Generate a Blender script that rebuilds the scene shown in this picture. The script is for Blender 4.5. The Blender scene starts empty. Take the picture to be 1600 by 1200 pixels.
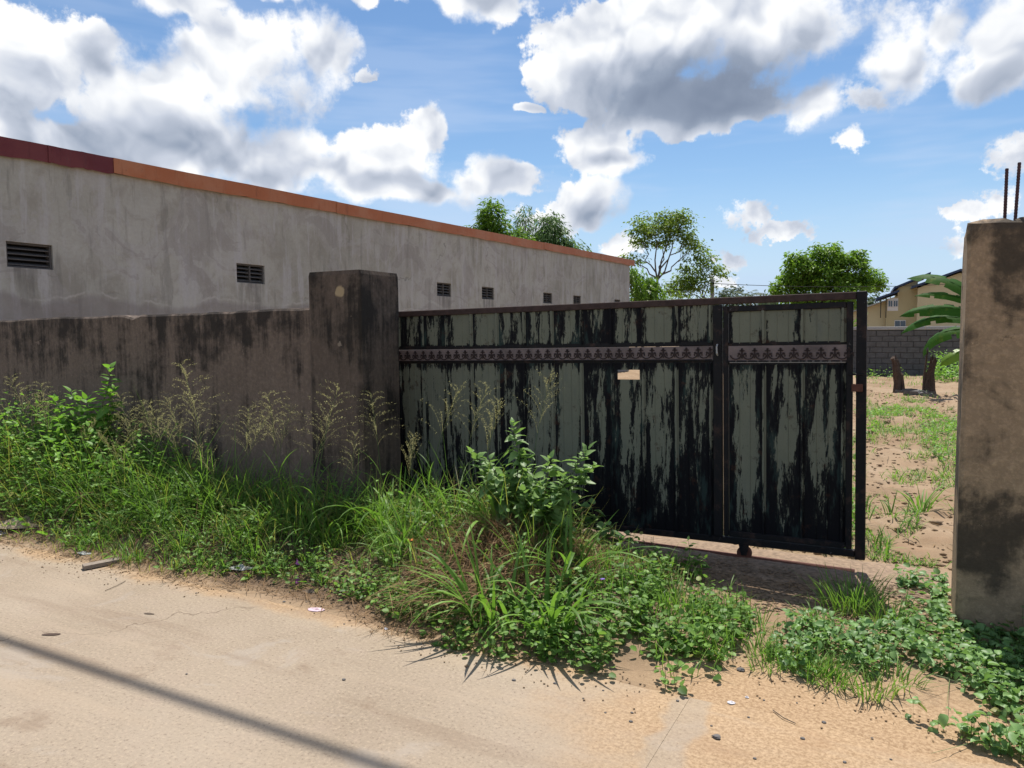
import bpy, math, random
import numpy as np
from mathutils import Vector, Matrix, Euler

# =====================================================================
#  camera, sky, sun, exposure
#  world frame: X runs along the boundary wall, Y into the plot, Z up
# =====================================================================
SC = bpy.context.scene
COL = SC.collection
YAW = math.radians(28.4)
cam_d = bpy.data.cameras.new('camera')
cam = bpy.data.objects.new('camera', cam_d)
COL.objects.link(cam)
SC.camera = cam
cam_d.sensor_width = 36.0
cam_d.lens = 36.0 * 1175.0 / 1600.0
cam_d.clip_start = 0.05
cam_d.clip_end = 4000.0
cam.location = (0, 0, 1.6)
cam.rotation_euler = (Matrix.Rotation(YAW, 3, 'Z') @ Matrix.Rotation(math.radians(90 - 3.9), 3, 'X')
                      @ Matrix.Rotation(math.radians(-0.35), 3, 'Z')).to_euler()

SUN_EL = math.radians(65.5)
SUN_H = Vector((-0.284, 0.959))            # horizontal direction towards the sun
SUN_H.normalize()
sun_dir = Vector((SUN_H.x * math.cos(SUN_EL), SUN_H.y * math.cos(SUN_EL), math.sin(SUN_EL)))
sl = bpy.data.lights.new('sun', 'SUN')
sl.energy = 4.6
sl.angle = math.radians(0.53)
sl.color = (1.0, 0.945, 0.86)
so = bpy.data.objects.new('sun', sl)
COL.objects.link(so)
so.location = (-10, 30, 60)
so.rotation_euler = sun_dir.to_track_quat('Z', 'Y').to_euler()

vs = SC.view_settings
vs.view_transform = 'Standard'
vs.look = 'None'
vs.exposure = 0.50
vs.gamma = 1.0
vs.use_curve_mapping = False
SC.cycles.max_bounces = 5
SC.cycles.diffuse_bounces = 3
SC.cycles.glossy_bounces = 2
SC.cycles.transmission_bounces = 3
SC.cycles.transparent_max_bounces = 6
SC.cycles.caustics_reflective = False
SC.cycles.caustics_refractive = False
SC.cycles.use_denoising = True
try:
    SC.cycles.denoiser = 'OPENIMAGEDENOISE'
    SC.cycles.denoising_input_passes = 'RGB_ALBEDO_NORMAL'
except Exception:
    pass


# ------------------------------------------------------------ node helper
class NT:
    def __init__(s, tree):
        s.t = tree

    def n(s, typ, **kw):
        nd = s.t.nodes.new(typ)
        for k, v in kw.items():
            setattr(nd, k, v)
        return nd

    def put(s, sock, v):
        if v is None:
            return
        if isinstance(v, bpy.types.NodeSocket):
            s.t.links.new(v, sock)
        elif isinstance(v, (tuple, list)) and sock.type == 'RGBA' and len(v) == 3:
            sock.default_value = (*v, 1.0)
        else:
            sock.default_value = v

    def m(s, op, a=0.0, b=0.0, c=0.0, clamp=False):
        nd = s.n('ShaderNodeMath', operation=op, use_clamp=clamp)
        s.put(nd.inputs[0], a)
        s.put(nd.inputs[1], b)
        s.put(nd.inputs[2], c)
        return nd.outputs[0]

    def v(s, op, a=None, b=None, c=None):
        nd = s.n('ShaderNodeVectorMath', operation=op)
        s.put(nd.inputs[0], a)
        s.put(nd.inputs[1], b)
        s.put(nd.inputs[2], c)
        return nd.outputs['Value'] if op in ('LENGTH', 'DOT_PRODUCT', 'DISTANCE') else nd.outputs['Vector']

    def noise(s, vec, scale=5.0, detail=4.0, rough=0.55, dist=0.0, out='Fac', dim='3D'):
        nd = s.n('ShaderNodeTexNoise', noise_dimensions=dim)
        s.put(nd.inputs['Vector'], vec)
        nd.inputs['Scale'].default_value = scale
        nd.inputs['Detail'].default_value = detail
        nd.inputs['Roughness'].default_value = rough
        nd.inputs['Distortion'].default_value = dist
        return nd.outputs[out]

    def voro(s, vec, scale=5.0, feature='F1', out='Distance', rnd=1.0):
        nd = s.n('ShaderNodeTexVoronoi', feature=feature)
        s.put(nd.inputs['Vector'], vec)
        nd.inputs['Scale'].default_value = scale
        nd.inputs['Randomness'].default_value = rnd
        return nd.outputs[out]

    def ss(s, x, lo, hi, a=0.0, b=1.0):
        nd = s.n('ShaderNodeMapRange', interpolation_type='SMOOTHSTEP')
        s.put(nd.inputs['Value'], x)
        s.put(nd.inputs['From Min'], lo)
        s.put(nd.inputs['From Max'], hi)
        s.put(nd.inputs['To Min'], a)
        s.put(nd.inputs['To Max'], b)
        return nd.outputs['Result']

    def mix(s, f, a, b, blend='MIX'):
        nd = s.n('ShaderNodeMix', data_type='RGBA', blend_type=blend)
        s.put(nd.inputs[0], f)
        s.put(nd.inputs[6], a)
        s.put(nd.inputs[7], b)
        return nd.outputs[2]

    def ramp(s, f, stops):
        nd = s.n('ShaderNodeValToRGB')
        s.put(nd.inputs[0], f)
        cr = nd.color_ramp
        while len(cr.elements) < len(stops):
            cr.elements.new(0.5)
        for e, (p, c) in zip(cr.elements, stops):
            e.position = p
            e.color = (*c, 1.0)
        return nd.outputs[0]

    def bump(s, h, strength=0.3, dist=0.01):
        nd = s.n('ShaderNodeBump')
        nd.inputs['Strength'].default_value = strength
        nd.inputs['Distance'].default_value = dist
        s.put(nd.inputs['Height'], h)
        return nd.outputs[0]

    def xyz(s, vec):
        nd = s.n('ShaderNodeSeparateXYZ')
        s.put(nd.inputs[0], vec)
        return nd.outputs

    def comb(s, x=0.0, y=0.0, z=0.0):
        nd = s.n('ShaderNodeCombineXYZ')
        for i, q in enumerate((x, y, z)):
            s.put(nd.inputs[i], q)
        return nd.outputs[0]

    def pos(s):
        return s.n('ShaderNodeNewGeometry').outputs['Position']

    def attr(s, name):
        nd = s.n('ShaderNodeAttribute', attribute_name=name)
        return nd.outputs['Fac']


# ------------------------------------------------------------ sky with clouds
world = bpy.data.worlds.new('World')
SC.world = world
world.use_nodes = True
wt = NT(world.node_tree)
world.node_tree.nodes.clear()
F = 1175.0


def px_ae(x, y):
    dx = (x - 800.0) / F
    a = math.atan(dx)
    e = math.atan((520.0 - (x - 800) * 0.0061 - y) / F * math.cos(a))
    return a, e


sky = wt.n('ShaderNodeTexSky', sky_type='NISHITA')
sky.sun_disc = False
sky.sun_elevation = SUN_EL
sky.sun_rotation = math.atan2(SUN_H.x, SUN_H.y)
sky.air_density = 1.0
sky.dust_density = 0.25
sky.ozone_density = 2.2
gen = wt.n('ShaderNodeTexCoord').outputs['Generated']
vr = wt.n('ShaderNodeVectorRotate', rotation_type='Z_AXIS')
wt.put(vr.inputs['Vector'], gen)
vr.inputs['Angle'].default_value = -YAW
dx, dy, dz = wt.xyz(vr.outputs[0])
az = wt.m('ARCTAN2', dx, dy)
el = wt.m('ARCSINE', dz)
P = wt.comb(az, el, 0.0)
warp = wt.noise(P, 7.0, 3.0, 0.6, out='Color', dim='2D')
P1 = wt.v('MULTIPLY_ADD', wt.v('SUBTRACT', warp, (0.5, 0.5, 0.5)), (0.085, 0.06, 0.0), P)
CLOUDS = [(70, 120, 150, 95), (190, 110, 60, 55), (260, 170, 140, 100), (390, 120, 125, 85), (500, 95, 60, 60),
          (300, 240, 210, 75), (450, 265, 90, 55), (20, 215, 90, 50), (150, 250, 160, 60),
          (300, 5, 85, 40), (450, 14, 34, 16), (545, 0, 75, 24), (720, 5, 120, 34), (640, -10, 60, 30),
          (577, 122, 18, 11), (620, 245, 85, 55), (675, 215, 42, 46), (555, 272, 75, 42), (755, 285, 90, 32),
          (640, 305, 140, 28), (905, 322, 62, 42), (860, 345, 60, 28),
          (1000, 75, 170, 85), (1150, 55, 165, 80), (890, 110, 80, 75), (1080, 165, 210, 58), (930, 230, 100, 50),
          (1250, 60, 65, 70), (1270, 160, 50, 50), (960, 255, 70, 28), (822, 180, 20, 9),
          (1400, 90, 75, 80), (1345, 160, 55, 30), (1460, 55, 60, 50), (1560, 60, 100, 95), (1545, 120, 70, 45),
          (1340, 230, 27, 22), (1585, 238, 62, 34), (1175, 352, 50, 24), (1215, 372, 52, 16),
          (1500, 328, 66, 18), (1550, 308, 45, 26), (1490, 380, 45, 26), (978, 382, 36, 18), (1138, 412, 34, 15),
          (1130, 438, 40, 10)]
rmin = None
rsml = None
for (cx, cy, rx, ry) in CLOUDS:
    a0, e0 = px_ae(cx, cy)
    ra = abs(px_ae(cx + rx, cy)[0] - px_ae(cx - rx, cy)[0]) / 2
    re = abs(px_ae(cx, cy - ry)[1] - px_ae(cx, cy + ry)[1]) / 2
    q = wt.v('MULTIPLY_ADD', P1, (1 / ra, 1 / re, 0.0), (-a0 / ra, -e0 / re, 0.0))
    L = wt.v('LENGTH', q)
    if ry < 35 and rx < 70 and cy > 100 and not (800 < cx < 1000 and cy < 300):
        rsml = L if rsml is None else wt.m('SMOOTH_MIN', rsml, L, 0.3)
    elif rmin is None:
        rmin = L
    else:
        rmin = wt.m('SMOOTH_MIN', rmin, L, 0.16)
def fvoro(vec, scale, detail, rough):
    nd = wt.n('ShaderNodeTexVoronoi', feature='F1', voronoi_dimensions='2D', normalize=True)
    wt.put(nd.inputs['Vector'], vec)
    nd.inputs['Scale'].default_value = scale
    nd.inputs['Detail'].default_value = detail
    nd.inputs['Roughness'].default_value = rough
    return nd.outputs['Distance']


fb = wt.noise(P, 11.0, 5.0, 0.6, dim='2D')
bil = fvoro(P1, 13.0, 2.6, 0.5)
fine = wt.noise(P, 42.0, 5.0, 0.66, dim='2D')
dens = wt.m('SUBTRACT', 1.05, rmin)
dens = wt.m('MULTIPLY_ADD', wt.m('SUBTRACT', fb, 0.5), 1.15, dens)
dens = wt.m('MULTIPLY_ADD', wt.m('SUBTRACT', 0.34, bil), 1.0, dens)
dens = wt.m('MULTIPLY_ADD', wt.m('SUBTRACT', fine, 0.5), 0.55, dens)
rag = wt.noise(P, 95.0, 4.0, 0.62, dim='2D')
dsm = wt.m('MULTIPLY_ADD', wt.m('SUBTRACT', rag, 0.5), 1.0, wt.m('SUBTRACT', 1.02, rsml))
dsm = wt.m('MULTIPLY_ADD', wt.m('SUBTRACT', fine, 0.5), 1.35, dsm)
dens = wt.m('MAXIMUM', dens, wt.m('MULTIPLY', dsm, 0.75))
# the same kind of cumulus goes on outside the picture
gno = wt.noise(vr.outputs[0], 3.1, 8.0, 0.58)
outside = wt.ss(wt.m('MAXIMUM', wt.m('SUBTRACT', wt.m('ABSOLUTE', az), 0.62), wt.m('SUBTRACT', el, 0.46)), 0.0, 0.1)
gd = wt.m('MULTIPLY', wt.m('SUBTRACT', gno, 0.51), 6.0)
gd = wt.m('SUBTRACT', gd, wt.m('MULTIPLY', wt.m('SUBTRACT', 1.0, outside), 6.0))
dens = wt.m('MAXIMUM', dens, gd)
soft = wt.ss(wt.noise(P, 5.0, 3.0, 0.5, dim='2D'), 0.36, 0.62, 0.18, 0.60)
alpha = wt.ss(dens, 0.0, soft)
alpha = wt.m('MULTIPLY', alpha, wt.ss(el, 0.0, 0.03))
# undersides: soft grey where the cloud is deep
DARK = [(1090, 155, 190, 62, 1.0), (970, 165, 120, 55, .75), (1000, 205, 130, 28, .6), (950, 245, 70, 22, .5), (290, 225, 200, 45, .50),
        (90, 135, 120, 28, .34), (640, 295, 80, 18, .55), (920, 328, 34, 28, .5), (1560, 135, 60, 30, .55), (1530, 50, 60, 36, .28), (430, 165, 110, 36, .26),
        (190, 125, 50, 20, .34), (1185, 374, 30, 10, .25), (720, 292, 60, 12, .3), (150, 245, 120, 30, .34), (1275, 175, 34, 20, .35)]
shd = None
for (cx, cy, rx, ry, amt) in DARK:
    a0, e0 = px_ae(cx, cy)
    ra = rx / F
    re = ry / F
    q = wt.v('MULTIPLY_ADD', P1, (1 / ra, 1 / re, 0.0), (-a0 / ra, -e0 / re, 0.0))
    L = wt.v('LENGTH', q)
    w = wt.ss(L, 0.25, 1.5, amt, 0.0)
    shd = w if shd is None else wt.m('SMOOTH_MAX', shd, w, 0.12)
shd = wt.m('MAXIMUM', shd, wt.m('MULTIPLY', wt.m('MULTIPLY', wt.ss(gd, 0.25, 1.3), outside), 0.5))
bilu = fvoro(wt.v('ADD', P1, (-0.003, 0.012, 0.0)), 13.0, 2.6, 0.5)
fbs = wt.noise(P1, 9.0, 2.5, 0.5, dim='2D')
fbu = wt.noise(wt.v('ADD', P1, (-0.006, 0.026, 0.0)), 9.0, 2.5, 0.5, dim='2D')
relief = wt.m('MULTIPLY', wt.m('SUBTRACT', bilu, bil), 0.85)
relief = wt.m('MULTIPLY_ADD', wt.m('SUBTRACT', fbs, fbu), 1.5, relief)
relief = wt.m('MINIMUM', wt.m('MAXIMUM', relief, -0.30), 0.30)
relief = wt.m('MULTIPLY', relief, wt.m('MULTIPLY_ADD', shd, -0.60, 1.0))
lit = wt.m('MULTIPLY_ADD', relief, 1.1, 0.95)
lit = wt.m('MULTIPLY_ADD', wt.ss(dens, 0.10, 0.9), -0.14, lit)
lit = wt.m('MULTIPLY_ADD', shd, -0.66, lit)
lit = wt.m('MINIMUM', wt.m('MAXIMUM', lit, 0.0), 1.0)
ccol = wt.ramp(lit, [(0.0, (.20, .25, .35)), (0.30, (.31, .37, .48)), (0.62, (.62, .67, .77)), (0.88, (.95, .97, 1.0)), (1.0, (1.08, 1.08, 1.08))])
cbri = wt.v('SCALE', ccol)
sc_n = cbri.node
sc_n.inputs['Scale'].default_value = 8.9
hz = wt.noise(wt.comb(az, wt.m('MULTIPLY', el, 7.0), 0.0), 2.2, 4.0, 0.6, dim='2D')
hzf = wt.m('MULTIPLY', wt.ss(hz, 0.40, 0.70), wt.ss(el, 0.55, 0.05, 0.08, 0.50))
hsv = wt.n('ShaderNodeHueSaturation')
hsv.inputs['Saturation'].default_value = 1.14
hsv.inputs['Value'].default_value = 1.08
wt.put(hsv.inputs['Color'], sky.outputs[0])
skc = wt.mix(hzf, hsv.outputs[0], (5.6, 6.6, 8.4))
skc = wt.mix(wt.ss(el, 0.22, 0.0, 0.0, 0.85), skc, (4.6, 6.0, 8.2))
fin = wt.mix(alpha, skc, cbri)
bg = wt.n('ShaderNodeBackground')
wt.put(bg.inputs['Color'], fin)
bg.inputs['Strength'].default_value = 0.080
wo = wt.n('ShaderNodeOutputWorld')
world.node_tree.links.new(bg.outputs[0], wo.inputs[0])
world.cycles.sampling_method = 'NONE'


# =====================================================================
#  materials
# =====================================================================
def mat(name):
    mt = bpy.data.materials.new(name)
    mt.use_nodes = True
    t = NT(mt.node_tree)
    b = mt.node_tree.nodes['Principled BSDF']
    b.inputs['Roughness'].default_value = 0.85
    b.inputs['Specular IOR Level'].default_value = 0.25
    return mt, t, b


def plain(name, col, rough=0.8, metal=0.0, var=0.25, scale=20.0, bump=0.2, spec=0.3):
    mt, t, b = mat(name)
    p = t.pos()
    n1 = t.noise(p, scale, 5.0, 0.6)
    c = t.mix(t.m('MULTIPLY', n1, 1.0), tuple(x * (1 - var) for x in col), tuple(min(1, x * (1 + var)) for x in col))
    t.put(b.inputs['Base Color'], c)
    b.inputs['Roughness'].default_value = rough
    b.inputs['Metallic'].default_value = metal
    b.inputs['Specular IOR Level'].default_value = spec
    if bump:
        t.put(b.inputs['Normal'], t.bump(t.noise(p, scale * 4, 4.0, 0.6), bump, 0.004))
    return mt


def m_plaster():
    mt, t, b = mat('weathered_grey_plaster')
    p = t.pos()
    x, y, z = t.xyz(p)
    big = t.noise(p, 0.55, 5.0, 0.6)
    med = t.noise(p, 2.6, 6.0, 0.65, 0.6)
    st = t.noise(t.comb(x, t.m('MULTIPLY', y, 2.2), t.m('MULTIPLY', z, 0.28)), 2.2, 7.0, 0.66)
    fine = t.noise(p, 22.0, 5.0, 0.7)
    c = t.ramp(big, [(0.3, (.285, .282, .245)), (0.5, (.385, .383, .342)), (0.7, (.455, .454, .415))])
    c = t.mix(t.ss(med, 0.42, 0.66, 0.0, 0.6), c, (.27, .256, .218))
    c = t.mix(t.ss(st, 0.52, 0.64, 0.0, 0.55), c, (.46, .46, .465))
    c = t.mix(t.ss(st, 0.46, 0.34, 0.0, 0.42), c, (.16, .155, .14))
    # trowelled top-coat patches, each with its own edge
    pat = t.noise(t.comb(x, t.m('MULTIPLY', y, 0.8), z), 0.9, 7.0, 0.58, 1.2)
    c = t.mix(t.ss(pat, 0.50, 0.515, 0.0, 0.22), c, (.42, .41, .42))
    c = t.mix(t.ss(pat, 0.58, 0.59, 0.0, 0.25), c, (.20, .18, .17))
    # old damp line above the boundary wall
    zl = t.m('MULTIPLY_ADD', t.noise(t.comb(0.0, y, 0.0), 0.7, 5.0, 0.6), 0.75, 1.78)
    band = t.ss(t.m('SUBTRACT', zl, z), 0.0, 0.10)
    c = t.mix(t.m('MULTIPLY', band, 0.5), c, (.21, .185, .185))
    edge = t.m('MULTIPLY', t.ss(t.m('ABSOLUTE', t.m('SUBTRACT', zl, z)), 0.03, 0.0), t.ss(med, 0.45, 0.6))
    c = t.mix(t.m('MULTIPLY', edge, 0.4), c, (.55, .53, .50))
    cr = t.voro(t.v('MULTIPLY_ADD', t.noise(p, 3.0, 4.0, 0.6, out='Color'), (.5, .5, .5), p), 0.42, 'DISTANCE_TO_EDGE')
    crk = t.m('MULTIPLY', t.ss(cr, 0.008, 0.0), t.ss(t.noise(p, 0.8, 3.0), 0.52, 0.62))
    c = t.mix(t.m('MULTIPLY', crk, 0.4), c, (.09, .085, .075))
    sp = t.noise(p, 9.0, 6.0, 0.75)
    c = t.mix(t.ss(sp, 0.64, 0.74, 0.0, 0.55), c, (.60, .59, .57))
    c = t.mix(t.ss(fine, 0.35, 0.70, 0.12, 0.0), c, (.12, .11, .10))
    run = None
    for yc in (5.88, 9.67, 15.88, 18.07):
        a_ = t.m('MULTIPLY', t.ss(t.m('ABSOLUTE', t.m('SUBTRACT', y, yc)), 0.36, 0.22), t.m('MULTIPLY', t.ss(z, 1.7, 2.5), t.ss(z, 2.60, 2.50)))
        run = a_ if run is None else t.m('MAXIMUM', run, a_)
    c = t.mix(t.m('MULTIPLY', run, t.ss(st, 0.40, 0.62, 0.55, 0.0)), c, (.10, .095, .09))
    t.put(b.inputs['Base Color'], c)
    b.inputs['Roughness'].default_value = 0.9
    h = t.m('ADD', t.m('MULTIPLY', med, 0.8), t.m('MULTIPLY', fine, 0.35))
    h = t.m('SUBTRACT', h, t.m('MULTIPLY', crk, 0.6))
    h = t.m('ADD', h, t.m('MULTIPLY', t.ss(pat, 0.5, 0.515), 0.15))
    t.put(b.inputs['Normal'], t.bump(h, 0.5, 0.02))
    return mt


def m_stained(name, base, dark, top, seed, spots=(), amount=0.5, run=1.0, dark_top=0.5, streak=1.0, blotch=1.0):
    """rendered concrete with black mould: running down from the top edge and in blotches"""
    mt, t, b = mat(name)
    p0 = t.pos()
    p = t.v('ADD', p0, (seed, seed * 1.7, 0.0))
    x, y, z = t.xyz(p)
    h = t.m('ADD', x, y)
    big = t.noise(p, 2.1, 6.0, 0.62, 0.4)
    st = t.noise(t.comb(t.m('MULTIPLY', x, 3.2), t.m('MULTIPLY', y, 3.2), t.m('MULTIPLY', z, 0.32)), 2.6, 7.0, 0.68)
    fine = t.noise(p, 34.0, 5.0, 0.7)
    med = t.noise(p, 7.0, 6.0, 0.7)
    lo = tuple(q * 0.62 for q in base)
    c = t.mix(big, lo, tuple(min(1, q * 1.25) for q in base))
    c = t.mix(t.ss(med, 0.45, 0.75, 0.0, 0.45), c, tuple(min(1, q * 1.45) for q in base))
    # mould
    zz = t.m('SUBTRACT', top, z)
    near = t.ss(zz, run, 0.0)
    mo = t.m('ADD', t.m('MULTIPLY', near, dark_top), t.m('MULTIPLY', t.m('SUBTRACT', st, 0.5), 4.2 * streak))
    mo = t.m('ADD', mo, t.m('MULTIPLY', t.m('SUBTRACT', big, 0.5), 4.0 * blotch))
    mo = t.m('ADD', mo, t.m('MULTIPLY', t.m('SUBTRACT', med, 0.5), 2.0))
    mf = t.ss(mo, 0.25 - amount, 1.35 - amount)
    c = t.mix(t.m('MULTIPLY', mf, 0.9), c, dark)
    c = t.mix(t.ss(fine, 0.42, 0.72, 0.30, 0.0), c, tuple(q * 0.7 for q in dark))
    c = t.mix(t.ss(t.noise(p, 15.0, 6.0, 0.8), 0.66, 0.73, 0.0, 0.35), c, tuple(min(1, q * 2.0) for q in base))
    chip = t.noise(p, 5.5, 7.0, 0.72, 0.5)
    c = t.mix(t.ss(chip, 0.66, 0.69, 0.0, 0.4), c, tuple(min(1, q * 1.7) for q in base))
    crk = t.voro(t.v('MULTIPLY_ADD', t.noise(p, 4.0, 5.0, 0.6, out='Color'), (.35, .35, .35), p), 0.9, 'DISTANCE_TO_EDGE')
    crk = t.m('MULTIPLY', t.ss(crk, 0.0035, 0.0), t.ss(t.noise(p, 1.6, 3.0), 0.52, 0.62))
    c = t.mix(t.m('MULTIPLY', crk, 0.45), c, (.012, .011, .010))
    for (sx, sy, sz, r, col) in spots:
        d = t.v('DISTANCE', t.v('MULTIPLY_ADD', t.noise(p0, 14.0, 4.0, out='Color'), (.07, .07, .07), p0), (sx + .035, sy + .035, sz + .035))
        c = t.mix(t.ss(d, r, r * 0.6), c, col)
    t.put(b.inputs['Base Color'], c)
    b.inputs['Roughness'].default_value = 0.92
    hh = t.m('ADD', t.m('MULTIPLY', med, 0.8), t.m('MULTIPLY', fine, 0.55))
    hh = t.m('SUBTRACT', t.m('ADD', hh, t.m('MULTIPLY', t.ss(chip, 0.66, 0.69), -0.25)), t.m('MULTIPLY', crk, 0.2))
    t.put(b.inputs['Normal'], t.bump(hh, 0.75, 0.014))
    return mt


def m_soil():
    mt, t, b = mat('sandy_soil')
    p = t.pos()
    big = t.noise(p, 0.7, 5.0, 0.6)
    med = t.noise(p, 4.0, 6.0, 0.7)
    fine = t.noise(p, 60.0, 5.0, 0.75)
    c = t.ramp(big, [(0.3, (.215, .142, .085)), (0.52, (.28, .198, .125)), (0.75, (.33, .248, .170))])
    c = t.mix(t.ss(med, 0.5, 0.75, 0.0, 0.55), c, (.26, .15, .085))
    c = t.mix(t.ss(fine, 0.56, 0.75, 0.0, 0.5), c, (.43, .32, .22))
    c = t.mix(t.ss(fine, 0.42, 0.25, 0.0, 0.6), c, (.14, .085, .055))
    x, y, z = t.xyz(p)
    wob = t.m('MULTIPLY_ADD', t.noise(p, 3.0, 5.0, 0.65), 0.9, -0.45)
    drv = t.m('MULTIPLY', t.ss(t.m('ADD', y, wob), 4.0, 3.4), t.ss(t.m('ADD', x, wob), -1.3, -0.75))
    sc = t.mix(t.ss(fine, 0.36, 0.64), (.27, .172, .095), (.47, .328, .20))
    c = t.mix(t.m('MULTIPLY', drv, 0.85), c, sc)
    hum = t.m('MULTIPLY', t.ss(t.m('ADD', x, wob), -0.9, -1.6), t.ss(t.m('ADD', y, t.m('MULTIPLY', wob, 0.4)), 3.22, 3.42))
    hum = t.m('MULTIPLY', hum, t.ss(y, 5.2, 4.6))
    c = t.mix(t.m('MULTIPLY', hum, 0.85), c, t.mix(fine, (.045, .030, .020), (.15, .10, .068)))
    yd = t.ss(y, 5.6, 6.2)
    c = t.mix(t.m('MULTIPLY', yd, t.ss(t.noise(p, 1.7, 6.0, 0.7), 0.50, 0.66, 0.0, 0.6)), c, (.235, .152, .090))
    t.put(b.inputs['Base Color'], c)
    b.inputs['Roughness'].default_value = 0.95
    t.put(b.inputs['Normal'], t.bump(t.m('ADD', t.m('MULTIPLY', fine, 0.5), med), 0.7, 0.016))
    return mt


def m_road():
    mt, t, b = mat('worn_concrete_road')
    p = t.pos()
    x, y, z = t.xyz(p)
    big = t.noise(p, 0.9, 5.0, 0.6)
    med = t.noise(p, 5.0, 6.0, 0.65)
    agg = t.noise(p, 62.0, 5.0, 0.75)
    grit = t.voro(p, 95.0)
    c = t.ramp(big, [(0.28, (.240, .190, .138)), (0.5, (.288, .232, .173)), (0.75, (.330, .272, .210))])
    c = t.mix(t.ss(med, 0.45, 0.75, 0.0, 0.5), c, (.31, .245, .19))
    c = t.mix(t.ss(agg, 0.51, 0.66, 0.0, 0.6), c, (.42, .335, .245))
    c = t.mix(t.ss(agg, 0.46, 0.32, 0.0, 0.7), c, (.125, .086, .06))
    c = t.mix(t.ss(grit, 0.20, 0.05, 0.0, 0.5), c, (.17, .125, .095))
    # worn, paler concrete with less fines
    bare = t.noise(t.comb(t.m('MULTIPLY', x, 0.6), y, 0.0), 1.8, 7.0, 0.65, 0.8)
    c = t.mix(t.ss(bare, 0.54, 0.62, 0.0, 0.55), c, (.32, .275, .23))
    # blown sand lying along the verge and in front of the gateway
    d = t.m('MULTIPLY_ADD', t.noise(p, 1.5, 7.0, 0.65), 1.5, -0.75)
    along = t.m('ADD', t.ss(y, 2.75, 3.25, -0.75, 0.45), d)
    dv = t.v('MULTIPLY', t.v('SUBTRACT', p, (-0.55, 3.0, 0.0)), (0.95, 1.35, 0.0))
    drive = t.m('ADD', t.m('SUBTRACT', 0.95, t.v('LENGTH', dv)), t.m('MULTIPLY', d, 0.7))
    sand = t.m('MAXIMUM', t.ss(along, 0.0, 0.45), t.ss(drive, -0.1, 0.6))
    scol = t.mix(t.ss(t.noise(p, 60.0, 5.0, 0.75), 0.36, 0.64), (.25, .160, .085), (.44, .305, .185))
    scol = t.mix(t.ss(t.noise(p, 4.0, 5.0, 0.65), 0.5, 0.7, 0.0, 0.45), scol, (.27, .16, .085))
    jb = t.ss(t.m('ABSOLUTE', t.m('SUBTRACT', x, t.m('MULTIPLY_ADD', t.noise(p, 6.0, 4.0), 0.16, -0.89))), 0.10, 0.05)
    sand = t.m('MULTIPLY', sand, t.m('MULTIPLY_ADD', jb, -0.75, 1.0))
    c = t.mix(t.m('MULTIPLY', sand, 0.85), c, scol)
    rip = t.n('ShaderNodeTexWave', wave_type='BANDS', bands_direction='Y')
    t.put(rip.inputs['Vector'], p)
    rip.inputs['Scale'].default_value = 9.0
    rip.inputs['Distortion'].default_value = 11.0
    rip.inputs['Detail'].default_value = 3.0
    st = t.noise(p, 2.6, 4.0)
    c = t.mix(t.ss(st, 0.62, 0.74, 0.0, 0.45), c, (.17, .115, .078))
    # wheel tracks and old drag marks along the road
    trk = t.noise(t.comb(t.m('MULTIPLY', x, 0.25), t.m('MULTIPLY', y, 2.4), 0.0), 1.6, 6.0, 0.6)
    c = t.mix(t.ss(trk, 0.54, 0.66, 0.0, 0.35), c, (.19, .135, .095))
    c = t.mix(t.ss(trk, 0.46, 0.36, 0.0, 0.35), c, (.36, .285, .21))
    hair = t.voro(t.v('MULTIPLY_ADD', t.noise(p, 2.0, 4.0, 0.6, out='Color'), (.6, .6, 0.0), p), 0.30, 'DISTANCE_TO_EDGE')
    hcr = t.m('MULTIPLY', t.ss(hair, 0.0022, 0.0), t.ss(t.noise(p, 0.7, 2.0), 0.52, 0.62))
    c = t.mix(t.m('MULTIPLY', hcr, 0.6), c, (.09, .06, .04))
    t.put(b.inputs['Base Color'], c)
    b.inputs['Roughness'].default_value = 0.93
    hgt = t.m('ADD', t.m('MULTIPLY', agg, 0.7), t.m('MULTIPLY', med, 0.8))
    hgt = t.m('ADD', hgt, t.m('MULTIPLY', grit, 0.5))
    hgt = t.m('ADD', hgt, t.m('MULTIPLY', t.m('MULTIPLY', rip.outputs['Fac'], sand), 0.22))
    t.put(b.inputs['Normal'], t.bump(hgt, 0.40, 0.004))
    return mt


def m_leaf(name, c1, c2, trans=0.4, rough=0.42, tcol=None, scale=9.0, spec=0.4, dead=0.0):
    mt, t, b = mat(name)
    p = t.pos()
    a = t.attr('rnd')
    n1 = t.noise(p, scale, 3.0, 0.6)
    f = t.m('ADD', t.m('MULTIPLY', a, 0.8), t.m('MULTIPLY', t.m('SUBTRACT', n1, 0.3), 0.7), clamp=True)
    c = t.mix(f, c1, c2)
    if dead:
        c = t.mix(t.m('MULTIPLY', t.ss(t.m('FRACT', t.m('MULTIPLY', a, 7.31)), 1.0 - dead, 1.0 - dead * 0.8), 0.8), c, (.25, .205, .065))
    t.put(b.inputs['Base Color'], c)
    b.inputs['Roughness'].default_value = rough
    b.inputs['Specular IOR Level'].default_value = spec
    tr = t.n('ShaderNodeBsdfTranslucent')
    tc = t.mix(0.55, c, tcol or (c2[0] * 1.5, c2[1] * 1.7, c2[2] * 0.8))
    t.put(tr.inputs['Color'], tc)
    ms = t.n('ShaderNodeMixShader')
    ms.inputs[0].default_value = trans
    t.t.links.new(b.outputs[0], ms.inputs[1])
    t.t.links.new(tr.outputs[0], ms.inputs[2])
    t.t.links.new(ms.outputs[0], mt.node_tree.nodes['Material Output'].inputs[0])
    return mt


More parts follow.
